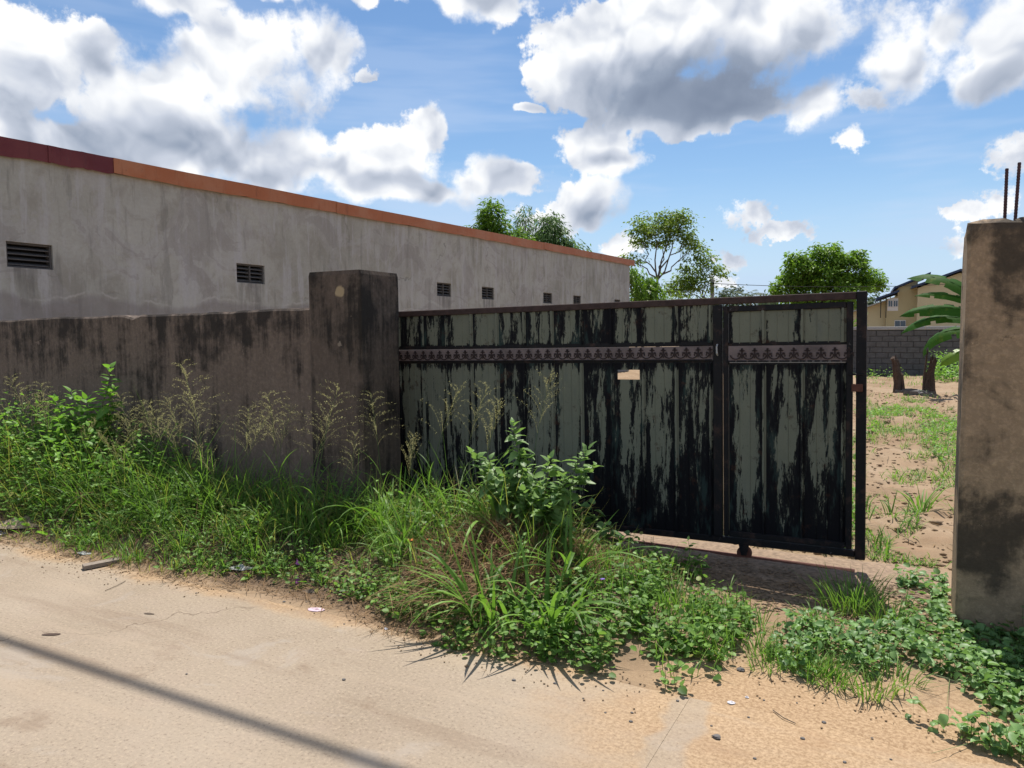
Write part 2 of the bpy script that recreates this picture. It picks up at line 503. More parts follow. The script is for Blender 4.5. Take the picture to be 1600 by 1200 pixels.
def add_veins(mt, amt=0.5, scale=55.0):
    t = NT(mt.node_tree)
    b = mt.node_tree.nodes['Principled BSDF']
    ob = t.n('ShaderNodeTexCoord').outputs['Object']
    x, y, z = t.xyz(ob)
    w = t.noise(t.comb(t.m('ADD', x, t.m('MULTIPLY', t.m('ABSOLUTE', y), 0.35)), 0.0, 0.0), scale, 2.0, 0.6)
    lk = b.inputs['Base Color'].links[0].from_socket
    c = t.mix(t.ss(w, 0.40, 0.60, amt, 0.0), lk, (.012, .040, .008))
    c = t.mix(t.ss(t.noise(ob, 4.0, 4.0, 0.6), 0.58, 0.72, 0.0, 0.5), c, (.20, .22, .04))
    t.put(b.inputs['Base Color'], c)
    t.put(b.inputs['Normal'], t.bump(w, 0.5, 0.01))


def m_gate_paint():
    mt, t, b = mat('flaking_gate_paint')
    p = t.pos()
    x, y, z = t.xyz(p)
    uv = t.n('ShaderNodeUVMap').outputs[0]
    u, vv, _ = t.xyz(uv)
    rn = t.n('ShaderNodeObjectInfo').outputs['Random']
    w = t.m('MULTIPLY', rn, 40.0)
    vec = t.comb(t.m('ADD', t.m('MULTIPLY', x, 10.0), w), w, t.m('MULTIPLY', z, 1.25))
    st = t.noise(vec, 1.7, 8.0, 0.66, 0.35)
    vec2 = t.comb(t.m('MULTIPLY', x, 26.0), 0.0, t.m('MULTIPLY', z, 6.5))
    fl = t.noise(vec2, 2.4, 8.0, 0.78)
    e = t.m('ABSOLUTE', t.m('MULTIPLY_ADD', u, 2.2, -1.0))
    cen = t.ss(e, 0.35, 1.05, 0.15, -0.26)
    hb = t.ss(z, 0.0, 0.95, -0.34, 0.12)
    vb = t.m('ADD', t.ss(vv, 0.0, 0.12, -0.22, 0.0), t.ss(vv, 1.0, 0.93, -0.30, 0.0))
    k = t.m('ADD', t.m('MULTIPLY', t.m('SUBTRACT', st, 0.5), 2.3), t.m('MULTIPLY', t.m('SUBTRACT', fl, 0.5), 1.25))
    k = t.m('ADD', k, t.m('ADD', cen, hb))
    k = t.m('ADD', k, vb)
    k = t.m('ADD', k, t.m('MULTIPLY', t.m('SUBTRACT', rn, 0.5), 0.42))
    rib = t.ss(u, 0.895, 0.91)
    k = t.m('ADD', k, t.ss(x, -1.16, -1.12, 0.03, 0.17))
    k = t.m('ADD', k, t.m('MULTIPLY', rib, 0.30))
    paint = t.ss(k, 0.13, 0.17)
    pc = t.mix(t.noise(p, 6.0, 5.0, 0.6), (.135, .143, .110), (.195, .204, .158))
    pc = t.mix(t.ss(t.noise(vec2, 6.0, 5.0, 0.8), 0.56, 0.66, 0.0, 0.6), pc, (.06, .065, .055))
    pc = t.mix(t.ss(t.noise(vec2, 0.7, 4.0), 0.5, 0.75, 0.0, 0.5), pc, (.12, .135, .12))
    thinp = t.m('MULTIPLY', t.ss(k, -0.10, 0.08), t.ss(t.noise(vec2, 5.0, 5.0, 0.75), 0.42, 0.60))
    # old bluish-green coat and the black underneath
    und = t.noise(t.comb(t.m('MULTIPLY', x, 8.0), 3.3, t.m('MULTIPLY', z, 1.8)), 1.6, 6.0, 0.65)
    dk = t.mix(t.ss(und, 0.53, 0.66, 0.0, 0.8), (.0075, .0075, .010), (.030, .050, .047))
    dk = t.mix(t.m('MULTIPLY', thinp, 0.5), dk, (.060, .066, .056))
    c = t.mix(paint, dk, pc)
    ru = t.ss(t.noise(p, 8.0, 6.0, 0.75), 0.58, 0.68, 0.0, 0.6)
    c = t.mix(ru, c, (.055, .026, .017))
    t.put(b.inputs['Base Color'], c)
    b.inputs['Roughness'].default_value = 0.68
    b.inputs['Specular IOR Level'].default_value = 0.10
    dent = t.noise(p, 3.2, 3.0, 0.5)
    t.put(b.inputs['Normal'], t.bump(t.m('ADD', t.m('ADD', t.m('MULTIPLY', paint, 0.5), t.m('MULTIPLY', fl, 0.4)), t.m('MULTIPLY', dent, 3.0)), 0.6, 0.004))
    return mt


def m_frame():
    mt, t, b = mat('black_rusty_steel')
    p = t.pos()
    n1 = t.noise(p, 9.0, 6.0, 0.7)
    n2 = t.noise(p, 26.0, 5.0, 0.7)
    c = t.mix(t.ss(n1, 0.5, 0.7), (.010, .010, .012), (.045, .028, .024))
    c = t.mix(t.ss(n2, 0.66, 0.72, 0.0, 0.7), c, (.16, .15, .15))
    t.put(b.inputs['Base Color'], c)
    b.inputs['Roughness'].default_value = 0.65
    b.inputs['Specular IOR Level'].default_value = 0.2
    t.put(b.inputs['Normal'], t.bump(n2, 0.4, 0.003))
    return mt


MAT = {}
MAT['plaster'] = m_plaster()
MAT['wall'] = m_stained('mould_stained_render', (.225, .172, .136), (.021, .018, .016), 1.80, 3.1, amount=0.36, run=0.8, dark_top=0.60, streak=.75, blotch=.8)
MAT['pillar_l'] = m_stained('mould_stained_pillar', (.160, .122, .096), (.019, .017, .015), 2.1, 9.4,
                            spots=[(-3.99, 4.563, 1.93, .055, (.36, .28, .17)), (-4.0, 4.563, 1.52, .022, (.22, .18, .14))], amount=0.48, run=0.8, dark_top=0.4, streak=.8, blotch=.8)
MAT['pillar_r'] = m_stained('tan_mouldy_render', (.43, .310, .200), (.042, .035, .028), 2.15, 23.0, amount=0.54, run=1.6, dark_top=0.22, streak=.35, blotch=1.6)
MAT['soil'] = m_soil()
MAT['road'] = m_road()
MAT['gate'] = m_gate_paint()
MAT['frame'] = m_frame()
MAT['rust'] = plain('brown_rust', (.11, .045, .032), 0.8, 0.0, 0.45, 25, 0.4)
MAT['rail_top'] = plain('rusty_rail_cap', (.050, .031, .028), 0.8, 0.0, 0.8, 18, 0.4)
MAT['strip'] = plain('dull_pinkish_metal', (.165, .130, .128), 0.7, 0.0, 0.75, 9, 0.4)
MAT['ornament'] = plain('dark_cast_iron', (.030, .019, .019), 0.7, 0.0, 0.5, 40, 0.3)
def m_sheet(name, col, faded):
    mt, t, b = mat(name)
    p = t.pos()
    x, y, z = t.xyz(p)
    n1 = t.noise(p, 1.4, 5.0, 0.6)
    st = t.noise(t.comb(0.0, t.m('MULTIPLY', y, 6.0), t.m('MULTIPLY', z, 0.8)), 2.0, 6.0, 0.7)
    c = t.mix(t.ss(n1, 0.40, 0.62, 0.0, 0.55), col, faded)
    c = t.mix(t.ss(st, 0.55, 0.70, 0.0, 0.45), c, tuple(q * 0.45 for q in col))
    c = t.mix(t.ss(t.noise(p, 26.0, 4.0, 0.7), 0.62, 0.72, 0.0, 0.5), c, (.10, .06, .045))
    t.put(b.inputs['Base Color'], c)
    b.inputs['Roughness'].default_value = 0.55
    t.put(b.inputs['Normal'], t.bump(t.noise(p, 2.5, 3.0), 0.35, 0.02))
    return mt


MAT['orange'] = m_sheet('orange_sheet_metal', (.37, .125, .050), (.42, .20, .11))
MAT['maroon'] = m_sheet('maroon_sheet_metal', (.115, .021, .027), (.17, .045, .045))
MAT['roof'] = plain('grey_roof_sheet', (.25, .24, .23), 0.6, 0.0, 0.2, 2, 0.1)
MAT['vent'] = plain('dark_vent_concrete', (.085, .082, .080), 0.9, 0.0, 0.5, 30, 0.4)
MAT['black'] = plain('dark_interior', (.008, .008, .009), 0.95, 0.0, 0.2, 10, 0.0)
MAT['block'] = plain('grey_concrete_block', (.115, .110, .108), 0.95, 0.0, 0.45, 7, 0.6)
MAT['mortar'] = plain('grey_mortar', (.075, .07, .067), 0.95, 0.0, 0.3, 20, 0.4)
MAT['coping'] = plain('pale_concrete', (.36, .355, .35), 0.95, 0.0, 0.3, 14, 0.4)
MAT['threshold'] = plain('rough_concrete_sill', (.25, .178, .122), 0.95, 0.0, 0.85, 30, 1.0)
MAT['yellow'] = plain('yellow_house_paint', (.46, .40, .235), 0.9, 0.0, 0.08, 2, 0.05)
MAT['yellow2'] = plain('cream_house_paint', (.53, .47, .30), 0.9, 0.0, 0.08, 2, 0.05)
MAT['blue'] = plain('blue_roof_sheet', (.030, .050, .105), 0.5, 0.0, 0.3, 3, 0.05)
MAT['white'] = plain('white_paint', (.70, .69, .67), 0.7, 0.0, 0.08, 10, 0.05)
MAT['glass'] = plain('dark_window_glass', (.03, .05, .07), 0.08, 0.0, 0.2, 3, 0.0, spec=0.8)
MAT['bark'] = plain('grey_brown_bark', (.13, .10, .075), 0.95, 0.0, 0.4, 12, 0.8)
MAT['bark_dark'] = plain('charred_bark', (.085, .058, .045), 0.95, 0.0, 0.7, 22, 1.0)
MAT['ash'] = plain('pale_ash', (.15, .14, .135), 0.95, 0.0, 0.5, 30, 0.6)
MAT['cable'] = plain('black_cable', (.02, .02, .02), 0.6, 0.0, 0.2, 10, 0.0)
MAT['pole'] = plain('pole_concrete', (.33, .32, .31), 0.9, 0.0, 0.2, 6, 0.2)
MAT['rebar'] = plain('rebar_steel', (.060, .030, .032), 0.75, 0.0, 0.3, 40, 0.3)
MAT['paper'] = plain('dirty_white_paper', (.62, .60, .62), 0.8, 0.0, 0.2, 60, 0.2)
MAT['pinkpaper'] = plain('pink_wrapper', (.60, .45, .50), 0.6, 0.0, 0.5, 80, 0.2)
MAT['purple'] = plain('purple_wrapper', (.36, .10, .34), 0.5, 0.0, 0.4, 60, 0.1)
MAT['plank'] = plain('grey_weathered_wood', (.23, .19, .155), 0.9, 0.0, 0.4, 30, 0.5)
MAT['card'] = plain('brown_cardboard', (.30, .235, .165), 0.9, 0.0, 0.4, 20, 0.3)
MAT['plastic'] = plain('grey_plastic_bag', (.36, .36, .36), 0.4, 0.0, 0.3, 30, 0.2)
MAT['flower_o'] = plain('orange_petal', (.72, .20, .05), 0.6, 0.0, 0.3, 60, 0.0)
MAT['flower_y'] = plain('yellow_leaf', (.70, .42, .03), 0.6, 0.0, 0.3, 60, 0.0)
MAT['flower_v'] = plain('violet_petal', (.20, .10, .50), 0.6, 0.0, 0.2, 60, 0.0)
MAT['stone'] = plain('grey_stone', (.13, .12, .115), 0.9, 0.0, 0.4, 40, 0.4)
MAT['grass'] = m_leaf('fresh_grass', (.030, .085, .014), (.195, .345, .060), 0.36, 0.5, spec=0.25, dead=0.08)
MAT['grass_y'] = m_leaf('yellowing_grass', (.17, .20, .04), (.34, .34, .10), 0.45, 0.55, spec=0.2)
MAT['straw'] = m_leaf('dry_straw', (.13, .078, .042), (.34, .225, .125), 0.2, 0.8, tcol=(.30, .20, .10), spec=0.1)
MAT['seed'] = m_leaf('grass_seed_heads', (.22, .215, .090), (.44, .43, .21), 0.45, 0.7, tcol=(.5, .45, .2), spec=0.1)
MAT['leaf'] = m_leaf('weed_leaf', (.028, .080, .018), (.215, .370, .080), 0.32, 0.5, spec=0.22, dead=0.06)
MAT['leaf_b'] = m_leaf('broad_leaf', (.045, .130, .018), (.245, .450, .075), 0.38, 0.48, spec=0.25, dead=0.04)
MAT['leaf_c'] = m_leaf('creeper_leaf', (.045, .110, .032), (.235, .385, .135), 0.28, 0.45, spec=0.28, dead=0.04)
MAT['leaf_s'] = m_leaf('shrub_leaf', (.110, .200, .060), (.25, .38, .130), 0.34, 0.45, spec=0.3)
MAT['stem'] = m_leaf('green_stem', (.06, .10, .03), (.12, .15, .05), 0.1, 0.6)
MAT['mango'] = m_leaf('mango_foliage', (.045, .110, .016), (.16, .27, .034), 0.4, 0.45, scale=1.2, spec=0.25)
MAT['feather'] = m_leaf('feathery_foliage', (.050, .105, .040), (.13, .21, .080), 0.42, 0.5, scale=1.0, spec=0.2)
MAT['airy'] = m_leaf('olive_foliage', (.065, .115, .022), (.210, .290, .060), 0.42, 0.55, scale=1.2, spec=0.15)
MAT['round'] = m_leaf('mid_green_foliage', (.045, .115, .014), (.200, .325, .045), 0.4, 0.5, scale=0.9, spec=0.2)
MAT['far'] = m_leaf('far_foliage', (.050, .080, .040), (.085, .12, .055), 0.2, 0.7, scale=0.4)
MAT['banana'] = m_leaf('banana_leaf', (.028, .100, .014), (.075, .190, .028), 0.36, 0.6, scale=3.0, spec=0.12)
MAT['banana_y'] = m_leaf('pale_banana_leaf', (.12, .24, .02), (.22, .34, .03), 0.35, 0.4, scale=3.0)


add_veins(MAT['banana'])
add_veins(MAT['banana_y'], 0.3)


# =====================================================================
#  mesh helpers
# =====================================================================
def link(o, parent=None):
    COL.objects.link(o)
    if parent is not None:
        o.parent = parent
        if parent.type == 'EMPTY':
            o.matrix_parent_inverse = parent.matrix_basis.inverted()
    return o


def tag(o, label=None, cat=None, group=None, kind=None):
    if label:
        o['label'] = label
    if cat:
        o['category'] = cat
    if group:
        o['group'] = group
    if kind:
        o['kind'] = kind
    elif cat and 'kind' not in o:
        o['kind'] = 'thing'
    return o


def empty(name, loc, label=None, cat=None, group=None, rot=None):
    o = bpy.data.objects.new(name, None)
    o.empty_display_size = 0.1
    COL.objects.link(o)
    mt = Matrix.Translation(loc)
    if rot is not None:
        mt = mt @ rot
    o.matrix_basis = mt
    return tag(o, label, cat, group)


class MB:
    """collects shapes into one mesh"""
    def __init__(s):
        s.v = []
        s.f = []
        s.uv = None

    def add(s, vs, fs):
        k = len(s.v)
        s.v += [tuple(q) for q in vs]
        s.f += [tuple(i + k for i in f) for f in fs]
        return s

    def box(s, x0, x1, y0, y1, z0, z1, jit=0.0, rng=random):
        vs = [(x, y, z) for z in (z0, z1) for (x, y) in ((x0, y0), (x1, y0), (x1, y1), (x0, y1))]
        if jit:
            vs = [tuple(c + rng.uniform(-jit, jit) for c in q) for q in vs]
        return s.add(vs, [(3, 2, 1, 0), (4, 5, 6, 7), (0, 1, 5, 4), (1, 2, 6, 5), (2, 3, 7, 6), (3, 0, 4, 7)])

    def cbox(s, x0, x1, y0, y1, z0, z1, c=0.004):
        """box with chamfered edges"""
        vs = []
        idx = {}
        X, Y, Z = (x0, x1), (y0, y1), (z0, z1)
        for i in range(2):
            for j in range(2):
                for k in range(2):
                    sx, sy, sz = (1 if i == 0 else -1), (1 if j == 0 else -1), (1 if k == 0 else -1)
                    for a in range(3):
                        q = [X[i] + sx * c, Y[j] + sy * c, Z[k] + sz * c]
                        q[a] = (X[i], Y[j], Z[k])[a]
                        idx[(i, j, k, a)] = len(vs)
                        vs.append(tuple(q))
        fs = []
        for i in range(2):
            f = [idx[(i, 0, 0, 0)], idx[(i, 1, 0, 0)], idx[(i, 1, 1, 0)], idx[(i, 0, 1, 0)]]
            fs.append(tuple(f if i else f[::-1]))
            f = [idx[(0, i, 0, 1)], idx[(0, i, 1, 1)], idx[(1, i, 1, 1)], idx[(1, i, 0, 1)]]
            fs.append(tuple(f if i else f[::-1]))
            f = [idx[(0, 0, i, 2)], idx[(1, 0, i, 2)], idx[(1, 1, i, 2)], idx[(0, 1, i, 2)]]
            fs.append(tuple(f if i else f[::-1]))
        for j in range(2):
            for k in range(2):
                fs.append((idx[(0, j, k, 1)], idx[(1, j, k, 1)], idx[(1, j, k, 2)], idx[(0, j, k, 2)]))
                fs.append((idx[(j, 0, k, 0)], idx[(j, 1, k, 0)], idx[(j, 1, k, 2)], idx[(j, 0, k, 2)]))
                fs.append((idx[(j, k, 0, 0)], idx[(j, k, 1, 0)], idx[(j, k, 1, 1)], idx[(j, k, 0, 1)]))
        for i in range(2):
            for j in range(2):
                for k in range(2):
                    fs.append(tuple(idx[(i, j, k, a)] for a in range(3)))
        return s.add(vs, fs)

    def tube(s, pts, radii, n=8, caps=True):
        pts = [Vector(p) for p in pts]
        if not isinstance(radii, (list, tuple)):
            radii = [radii] * len(pts)
        rings = []
        vs = []
        side = None
        for i, p in enumerate(pts):
            d = (pts[min(i + 1, len(pts) - 1)] - pts[max(i - 1, 0)]).normalized()
            if side is None:
                side = d.orthogonal().normalized()
            else:
                side = (side - d * side.dot(d)).normalized()
            up = d.cross(side)
            r = []
            for k in range(n):
                a = 2 * math.pi * k / n
                r.append(len(vs))
                vs.append(p + (side * math.cos(a) + up * math.sin(a)) * radii[i])
            rings.append(r)
        fs = []
        for i in range(len(pts) - 1):
            for k in range(n):
                fs.append((rings[i][k], rings[i][(k + 1) % n], rings[i + 1][(k + 1) % n], rings[i + 1][k]))
        if caps:
            fs.append(tuple(rings[0][::-1]))
            fs.append(tuple(rings[-1]))
        return s.add(vs, fs)

    def prism(s, poly, axis_pts):
        """closed prism: poly is a list of 3D points, axis_pts an offset vector"""
        n = len(poly)
        a = [Vector(p) for p in poly]
        b = [p + Vector(axis_pts) for p in a]
        fs = [tuple(range(n))[::-1], tuple(range(n, 2 * n))]
        for i in range(n):
            j = (i + 1) % n
            fs.append((i, j, n + j, n + i))
        return s.add(a + b, fs)

    def mesh(s, name, m=None, smooth=False):
        me = bpy.data.meshes.new(name)
        me.from_pydata(s.v, [], s.f)
        if m:
            me.materials.append(MAT[m])
        me.update()
        import bmesh
        bm = bmesh.new()
        bm.from_mesh(me)
        bmesh.ops.recalc_face_normals(bm, faces=bm.faces[:])
        bm.to_mesh(me)
        bm.free()
        if smooth:
            me.shade_smooth()
        return me

    def obj(s, name, m, parent=None, smooth=False):
        return link(bpy.data.objects.new(name, s.mesh(name, m, smooth)), parent)


def np_mesh(name, V, Fq, m, rnd=None, smooth=False):
    """fast mesh from numpy arrays; Fq (n,k) faces of equal size"""
    me = bpy.data.meshes.new(name)
    V = np.asarray(V, dtype=np.float32)
    Fq = np.asarray(Fq, dtype=np.int32)
    nf, k = Fq.shape
    me.vertices.add(len(V))
    me.vertices.foreach_set('co', V.ravel())
    me.loops.add(nf * k)
    me.loops.foreach_set('vertex_index', Fq.ravel())
    me.polygons.add(nf)
    me.polygons.foreach_set('loop_start', np.arange(0, nf * k, k, dtype=np.int32))
    me.polygons.foreach_set('loop_total', np.full(nf, k, dtype=np.int32))
    if smooth:
        me.polygons.foreach_set('use_smooth', np.ones(nf, dtype=bool))
    me.update(calc_edges=True)
    if rnd is not None:
        at = me.attributes.new('rnd', 'FLOAT', 'POINT')
        at.data.foreach_set('value', np.asarray(rnd, dtype=np.float32))
    me.materials.append(MAT[m])
    return me


def np_obj(name, V, Fq, m, rnd=None, parent=None, smooth=False):
    return link(bpy.data.objects.new(name, np_mesh(name, V, Fq, m, rnd, smooth)), parent)


class Soup:
    """numpy pieces joined into one mesh of quads"""
    def __init__(s):
        s.V, s.F, s.R, s.n = [], [], [], 0

    def add(s, V, Fq, R):
        s.V.append(V)
        s.F.append(Fq + s.n)
        s.R.append(R)
        s.n += len(V)

    def get(s):
        return np.concatenate(s.V), np.concatenate(s.F), np.concatenate(s.R)

    def obj(s, name, m, parent=None, smooth=False):
        V, Fq, R = s.get()
        return np_obj(name, V, Fq, m, R, parent, smooth)


def blades(rs, P, az, L, W, lean, curl, n=5, twist=0.5, taper=0.9, flat=False):
    """curved grass blades (m of them): arrays of length m"""
    m = len(P)
    d = np.stack([np.cos(az), np.sin(az), np.zeros(m)], 1)
    sd = az + math.pi / 2 + rs.uniform(-twist, twist, m)
    side = np.stack([np.cos(sd), np.sin(sd), rs.uniform(-.25, .25, m)], 1)
    V = np.zeros((m, n + 1, 2, 3))
    c = P.copy()
    for i in range(n + 1):
        t = i / n
        w = W * (max(0.0, 1 - t ** 2.2) ** taper) * (0.55 + 0.45 * min(1, t * 4)) * 0.5 + 0.0003
        if flat:
            w = W * 0.5 * (1 - 0.6 * t)
        V[:, i, 0] = c - side * w[:, None]
        V[:, i, 1] = c + side * w[:, None]
        th = lean + curl * (t + 0.5 / n)
        ds = (L / n)[:, None]
        c = c + ds * (np.sin(th)[:, None] * d + np.cos(th)[:, None] * np.array([0, 0, 1.0]))
    V = V.reshape(m * (n + 1) * 2, 3)
    base = (np.arange(m) * (n + 1) * 2)[:, None, None]
    i = np.arange(n)[None, :, None]
    q = np.array([0, 1, 3, 2])[None, None, :]
    Fq = (base + i * 2 + q).reshape(-1, 4)
    R = np.repeat(rs.uniform(0, 1, m), (n + 1) * 2)
    return V, Fq, R


def leaf_template(w=0.5, fold=0.12, droop=0.12, shape='ovate'):
    """unit leaf along +x; returns verts and quads (some degenerate-free)"""
    if shape == 'ovate':
        st = [(0.0, .04), (0.18, .78), (0.42, 1.0), (0.72, .62), (1.0, .02)]
    elif shape == 'round':
        st = [(0.0, .35), (0.15, .92), (0.45, 1.0), (0.78, .78), (1.0, .10)]
    elif shape == 'lance':
        st = [(0.0, .06), (0.22, .75), (0.5, 1.0), (0.8, .5), (1.0, .02)]
    else:
        st = [(0.0, .05), (0.5, 1.0), (1.0, .03)]
    V = []
    for t, ww in st:
        z = -droop * t * t
        V += [(t, -ww * w / 2, z + fold * ww * w), (t, 0, z), (t, ww * w / 2, z + fold * ww * w)]
    Fq = []
    for i in range(len(st) - 1):
        a = i * 3
        Fq += [(a, a + 1, a + 4, a + 3), (a + 1, a + 2, a + 5, a + 4)]
    return np.array(V), np.array(Fq)


def scatter(rs, T, P, az, pitch, roll, size):
    """copies of a template T=(V,F) at P"""
    V0, F0 = T
    m = len(P)
    ca, sa = np.cos(az), np.sin(az)
    cp, sp = np.cos(pitch), np.sin(pitch)
    cr, sr = np.cos(roll), np.sin(roll)
    Z = np.zeros(m)
    Rx = np.array([[Z + 1, Z, Z], [Z, cr, -sr], [Z, sr, cr]]).transpose(2, 0, 1)
    Ry = np.array([[cp, Z, -sp], [Z, Z + 1, Z], [sp, Z, cp]]).transpose(2, 0, 1)
    Rz = np.array([[ca, -sa, Z], [sa, ca, Z], [Z, Z, Z + 1]]).transpose(2, 0, 1)
    M = Rz @ Ry @ Rx
    V = np.einsum('mij,nj->mni', M, V0) * size[:, None, None] + P[:, None, :]
    Fq = (F0[None] + (np.arange(m) * len(V0))[:, None, None]).reshape(-1, F0.shape[1])
    R = np.repeat(rs.uniform(0, 1, m), len(V0))
    return V.reshape(-1, 3), Fq, R


def vnoise(x, y, seed=0):
    xi = np.floor(x).astype(np.int64)
    yi = np.floor(y).astype(np.int64)
    fx = x - xi
    fy = y - yi
    fx = fx * fx * (3 - 2 * fx)
    fy = fy * fy * (3 - 2 * fy)

    def h(a, b):
        n = (a * 374761393 + b * 668265263 + seed * 974711) & 0x7fffffff
        n = ((n ^ (n >> 13)) * 1274126177) & 0x7fffffff
        return ((n ^ (n >> 16)) & 0xffff) / 65535.0
    return (h(xi, yi) * (1 - fx) + h(xi + 1, yi) * fx) * (1 - fy) + (h(xi, yi + 1) * (1 - fx) + h(xi + 1, yi + 1) * fx) * fy


def fbm(x, y, seed=0, oct=4):
    a, s, f = 0.5, 0.0, 1.0
    for o in range(oct):
        s = s + a * vnoise(x * f, y * f, seed + o * 17)
        a *= 0.5
        f *= 2.07
    return s


def sstep(x, a, b):
    t = np.clip((x - a) / (b - a), 0, 1)
    return t * t * (3 - 2 * t)


EDGE_X = np.array([-60, -9, -6.2, -5.8, -4.85, -4.45, -4.1, -3.65, -3.25, -2.9, -2.45, -2.05, -1.7, -1.38, -1.08, -.92, -.80, -.74, -.57, -.43, -.22, -.04, .18, .4, 1.0, 60])
EDGE_Y = np.array([3.1, 3.1, 3.13, 3.2, 3.1, 3.16, 3.25, 3.34, 3.36, 3.36, 3.2, 3.12, 3.16, 3.18, 3.21, 3.2, 3.4, 3.75, 3.52, 3.49, 3.52, 3.42, 3.34, 3.24, 3.1, 3.1])


def edge_y(x):
    return np.interp(x, EDGE_X, EDGE_Y)


def ground_z(x, y):
    x = np.asarray(x, float)
    y = np.asarray(y, float)
    z = np.zeros_like(x)
    e = edge_y(x)
    bank = sstep(y - e, 0.0, 0.7) * sstep(6.0 - y, 0.0, 1.2)
    amp = 0.10 * sstep(-x, 0.6, 2.2) + 0.02
    z = z + bank * amp
    # heap of cut grass in front of the gate
    z = z + 0.16 * np.exp(-(((x + 2.35) / 0.55) ** 2 + ((y - 4.25) / 0.42) ** 2))
    # lumpy soil
    lum = sstep(y - e, 0.0, 0.25)
    z = z + lum * 0.05 * (fbm(x * 3.1, y * 3.1, 3) - 0.47)
    yard = sstep(y, 5.7, 6.6)
    z = z + yard * (0.20 * (fbm(x * 0.8, y * 0.8, 11) - 0.47) + 0.20 * (fbm(x * 2.6, y * 2.2, 23) - 0.47) + 0.065 * (fbm(x * 11, y * 11, 31) - .47))
    # swept flat under the gate
    fl = sstep(x, -4.3, -4.0) * sstep(0.6 - x, 0, 0.3) * sstep(y, 4.6, 4.9) * sstep(5.9 - y, 0, 0.25)
    z = z * (1 - 0.9 * fl)
    # the road lies in a shallow tray
    road = sstep(3.2 - y, 0.0, 0.15) * sstep(y, -2.2, -1.6)
    z = z * (1 - road) - 0.03 * road
    return z


# =====================================================================
#  the setting: ground, road, threshold
# =====================================================================
def build_ground():
    xs = np.unique(np.concatenate([-np.geomspace(12, 900, 34), np.arange(-12, -4.0, 0.10), np.arange(-4.0, 2.0, 0.045), np.arange(2, 6, .2), np.geomspace(6, 900, 34)]))
    ys = np.unique(np.concatenate([-np.geomspace(2.5, 900, 24), np.arange(-2.4, 3.0, 0.4), np.arange(3.0, 9.0, 0.05), np.arange(9, 18, 0.09), np.arange(18, 34, 0.18), np.geomspace(34, 1500, 36)]))
    X, Y = np.meshgrid(xs, ys)
    Z = ground_z(X, Y)
    far = np.clip((np.hypot(X, Y) - 36) / 20, 0, 1)
    Z = Z * (1 - far)
    V = np.stack([X, Y, Z], -1).reshape(-1, 3)
    nx, ny = len(xs), len(ys)
    i, j = np.meshgrid(np.arange(nx - 1), np.arange(ny - 1))
    a = (j * nx + i).ravel()
    Fq = np.stack([a, a + 1, a + nx + 1, a + nx], 1)
    tag(np_obj('ground', V, Fq, 'soil', smooth=True), kind='structure')


build_ground()


def build_road():
    rng = random.Random(5)
    road = empty('road', (0, 1, 0))
    tag(road, kind='structure')
    cuts = [-32, -27.2, -22.6, -18.4, -14, -9.9, -5.42, -0.84, 3.8, 8.4, 13, 18, 23, 28]
    for a, b in zip(cuts[:-1], cuts[1:]):
        a2, b2 = a + 0.0006, b - 0.0006
        xs = np.linspace(a2, b2, 45)
        e = np.array([3.22 + 0.10 * (vnoise(np.array([x * 2.1]), np.array([.5]), 7)[0] - .5) + 0.05 * (vnoise(np.array([x * 9]), np.array([.5]), 8)[0] - .5) for x in xs])
        ysn = np.concatenate([np.linspace(-1.5, 2.9, 12)])
        rows = []
        for y in ysn:
            rows.append(np.stack([xs, np.full_like(xs, y), 0.004 * (fbm(xs * 1.3, np.full_like(xs, y * 1.3), 4) - .47)], 1))
        rows.append(np.stack([xs, e - 0.03, np.full_like(xs, 0.0)], 1))
        rows.append(np.stack([xs, e, np.full_like(xs, -0.02)], 1))
        rows.append(np.stack([xs, e + 0.004, np.full_like(xs, -0.10)], 1))
        V = np.concatenate(rows)
        nx = len(xs)
        ny = len(rows)
        i, j = np.meshgrid(np.arange(nx - 1), np.arange(ny - 1))
        k = (j * nx + i).ravel()
        Fq = np.stack([k, k + 1, k + nx + 1, k + nx], 1)
        np_obj('concrete_slab', V, Fq, 'road', parent=road, smooth=False)


build_road()


def build_threshold():
    xs = np.linspace(-4.4, 0.16, 260)
    rows = []
    for (y, z, w) in ((4.93, -0.03, .07), (4.99, 0.012, .06), (5.10, 0.022, .03), (5.22, 0.026, .0), (5.40, 0.028, .0), (5.52, 0.024, .03), (5.60, 0.016, .05), (5.64, -0.05, .05)):
        yy = y + w * (fbm(xs * 3.0, np.full_like(xs, y * 3), 6) - .47) * 3
        zz = z + 0.022 * (fbm(xs * 7, yy * 7, 2) - .47) + 0.012 * (fbm(xs * 23, yy * 23, 5) - .47)
        rows.append(np.stack([xs, yy, zz], 1))
    V = np.concatenate(rows)
    nx = len(xs)
    i, j = np.meshgrid(np.arange(nx - 1), np.arange(len(rows) - 1))
    k = (j * nx + i).ravel()
    Fq = np.stack([k, k + 1, k + nx + 1, k + nx], 1)
    o = np_obj('threshold', V, Fq, 'threshold', smooth=True)
    tag(o, 'rough concrete sill on the ground under the sliding gate', 'sill')


build_threshold()


# =====================================================================
#  buildings, walls, gateway
# =====================================================================
def top_line(y):            # eaves of the grey building rise a little towards the back
    return 3.95 + (y - 5.5) * 0.0162


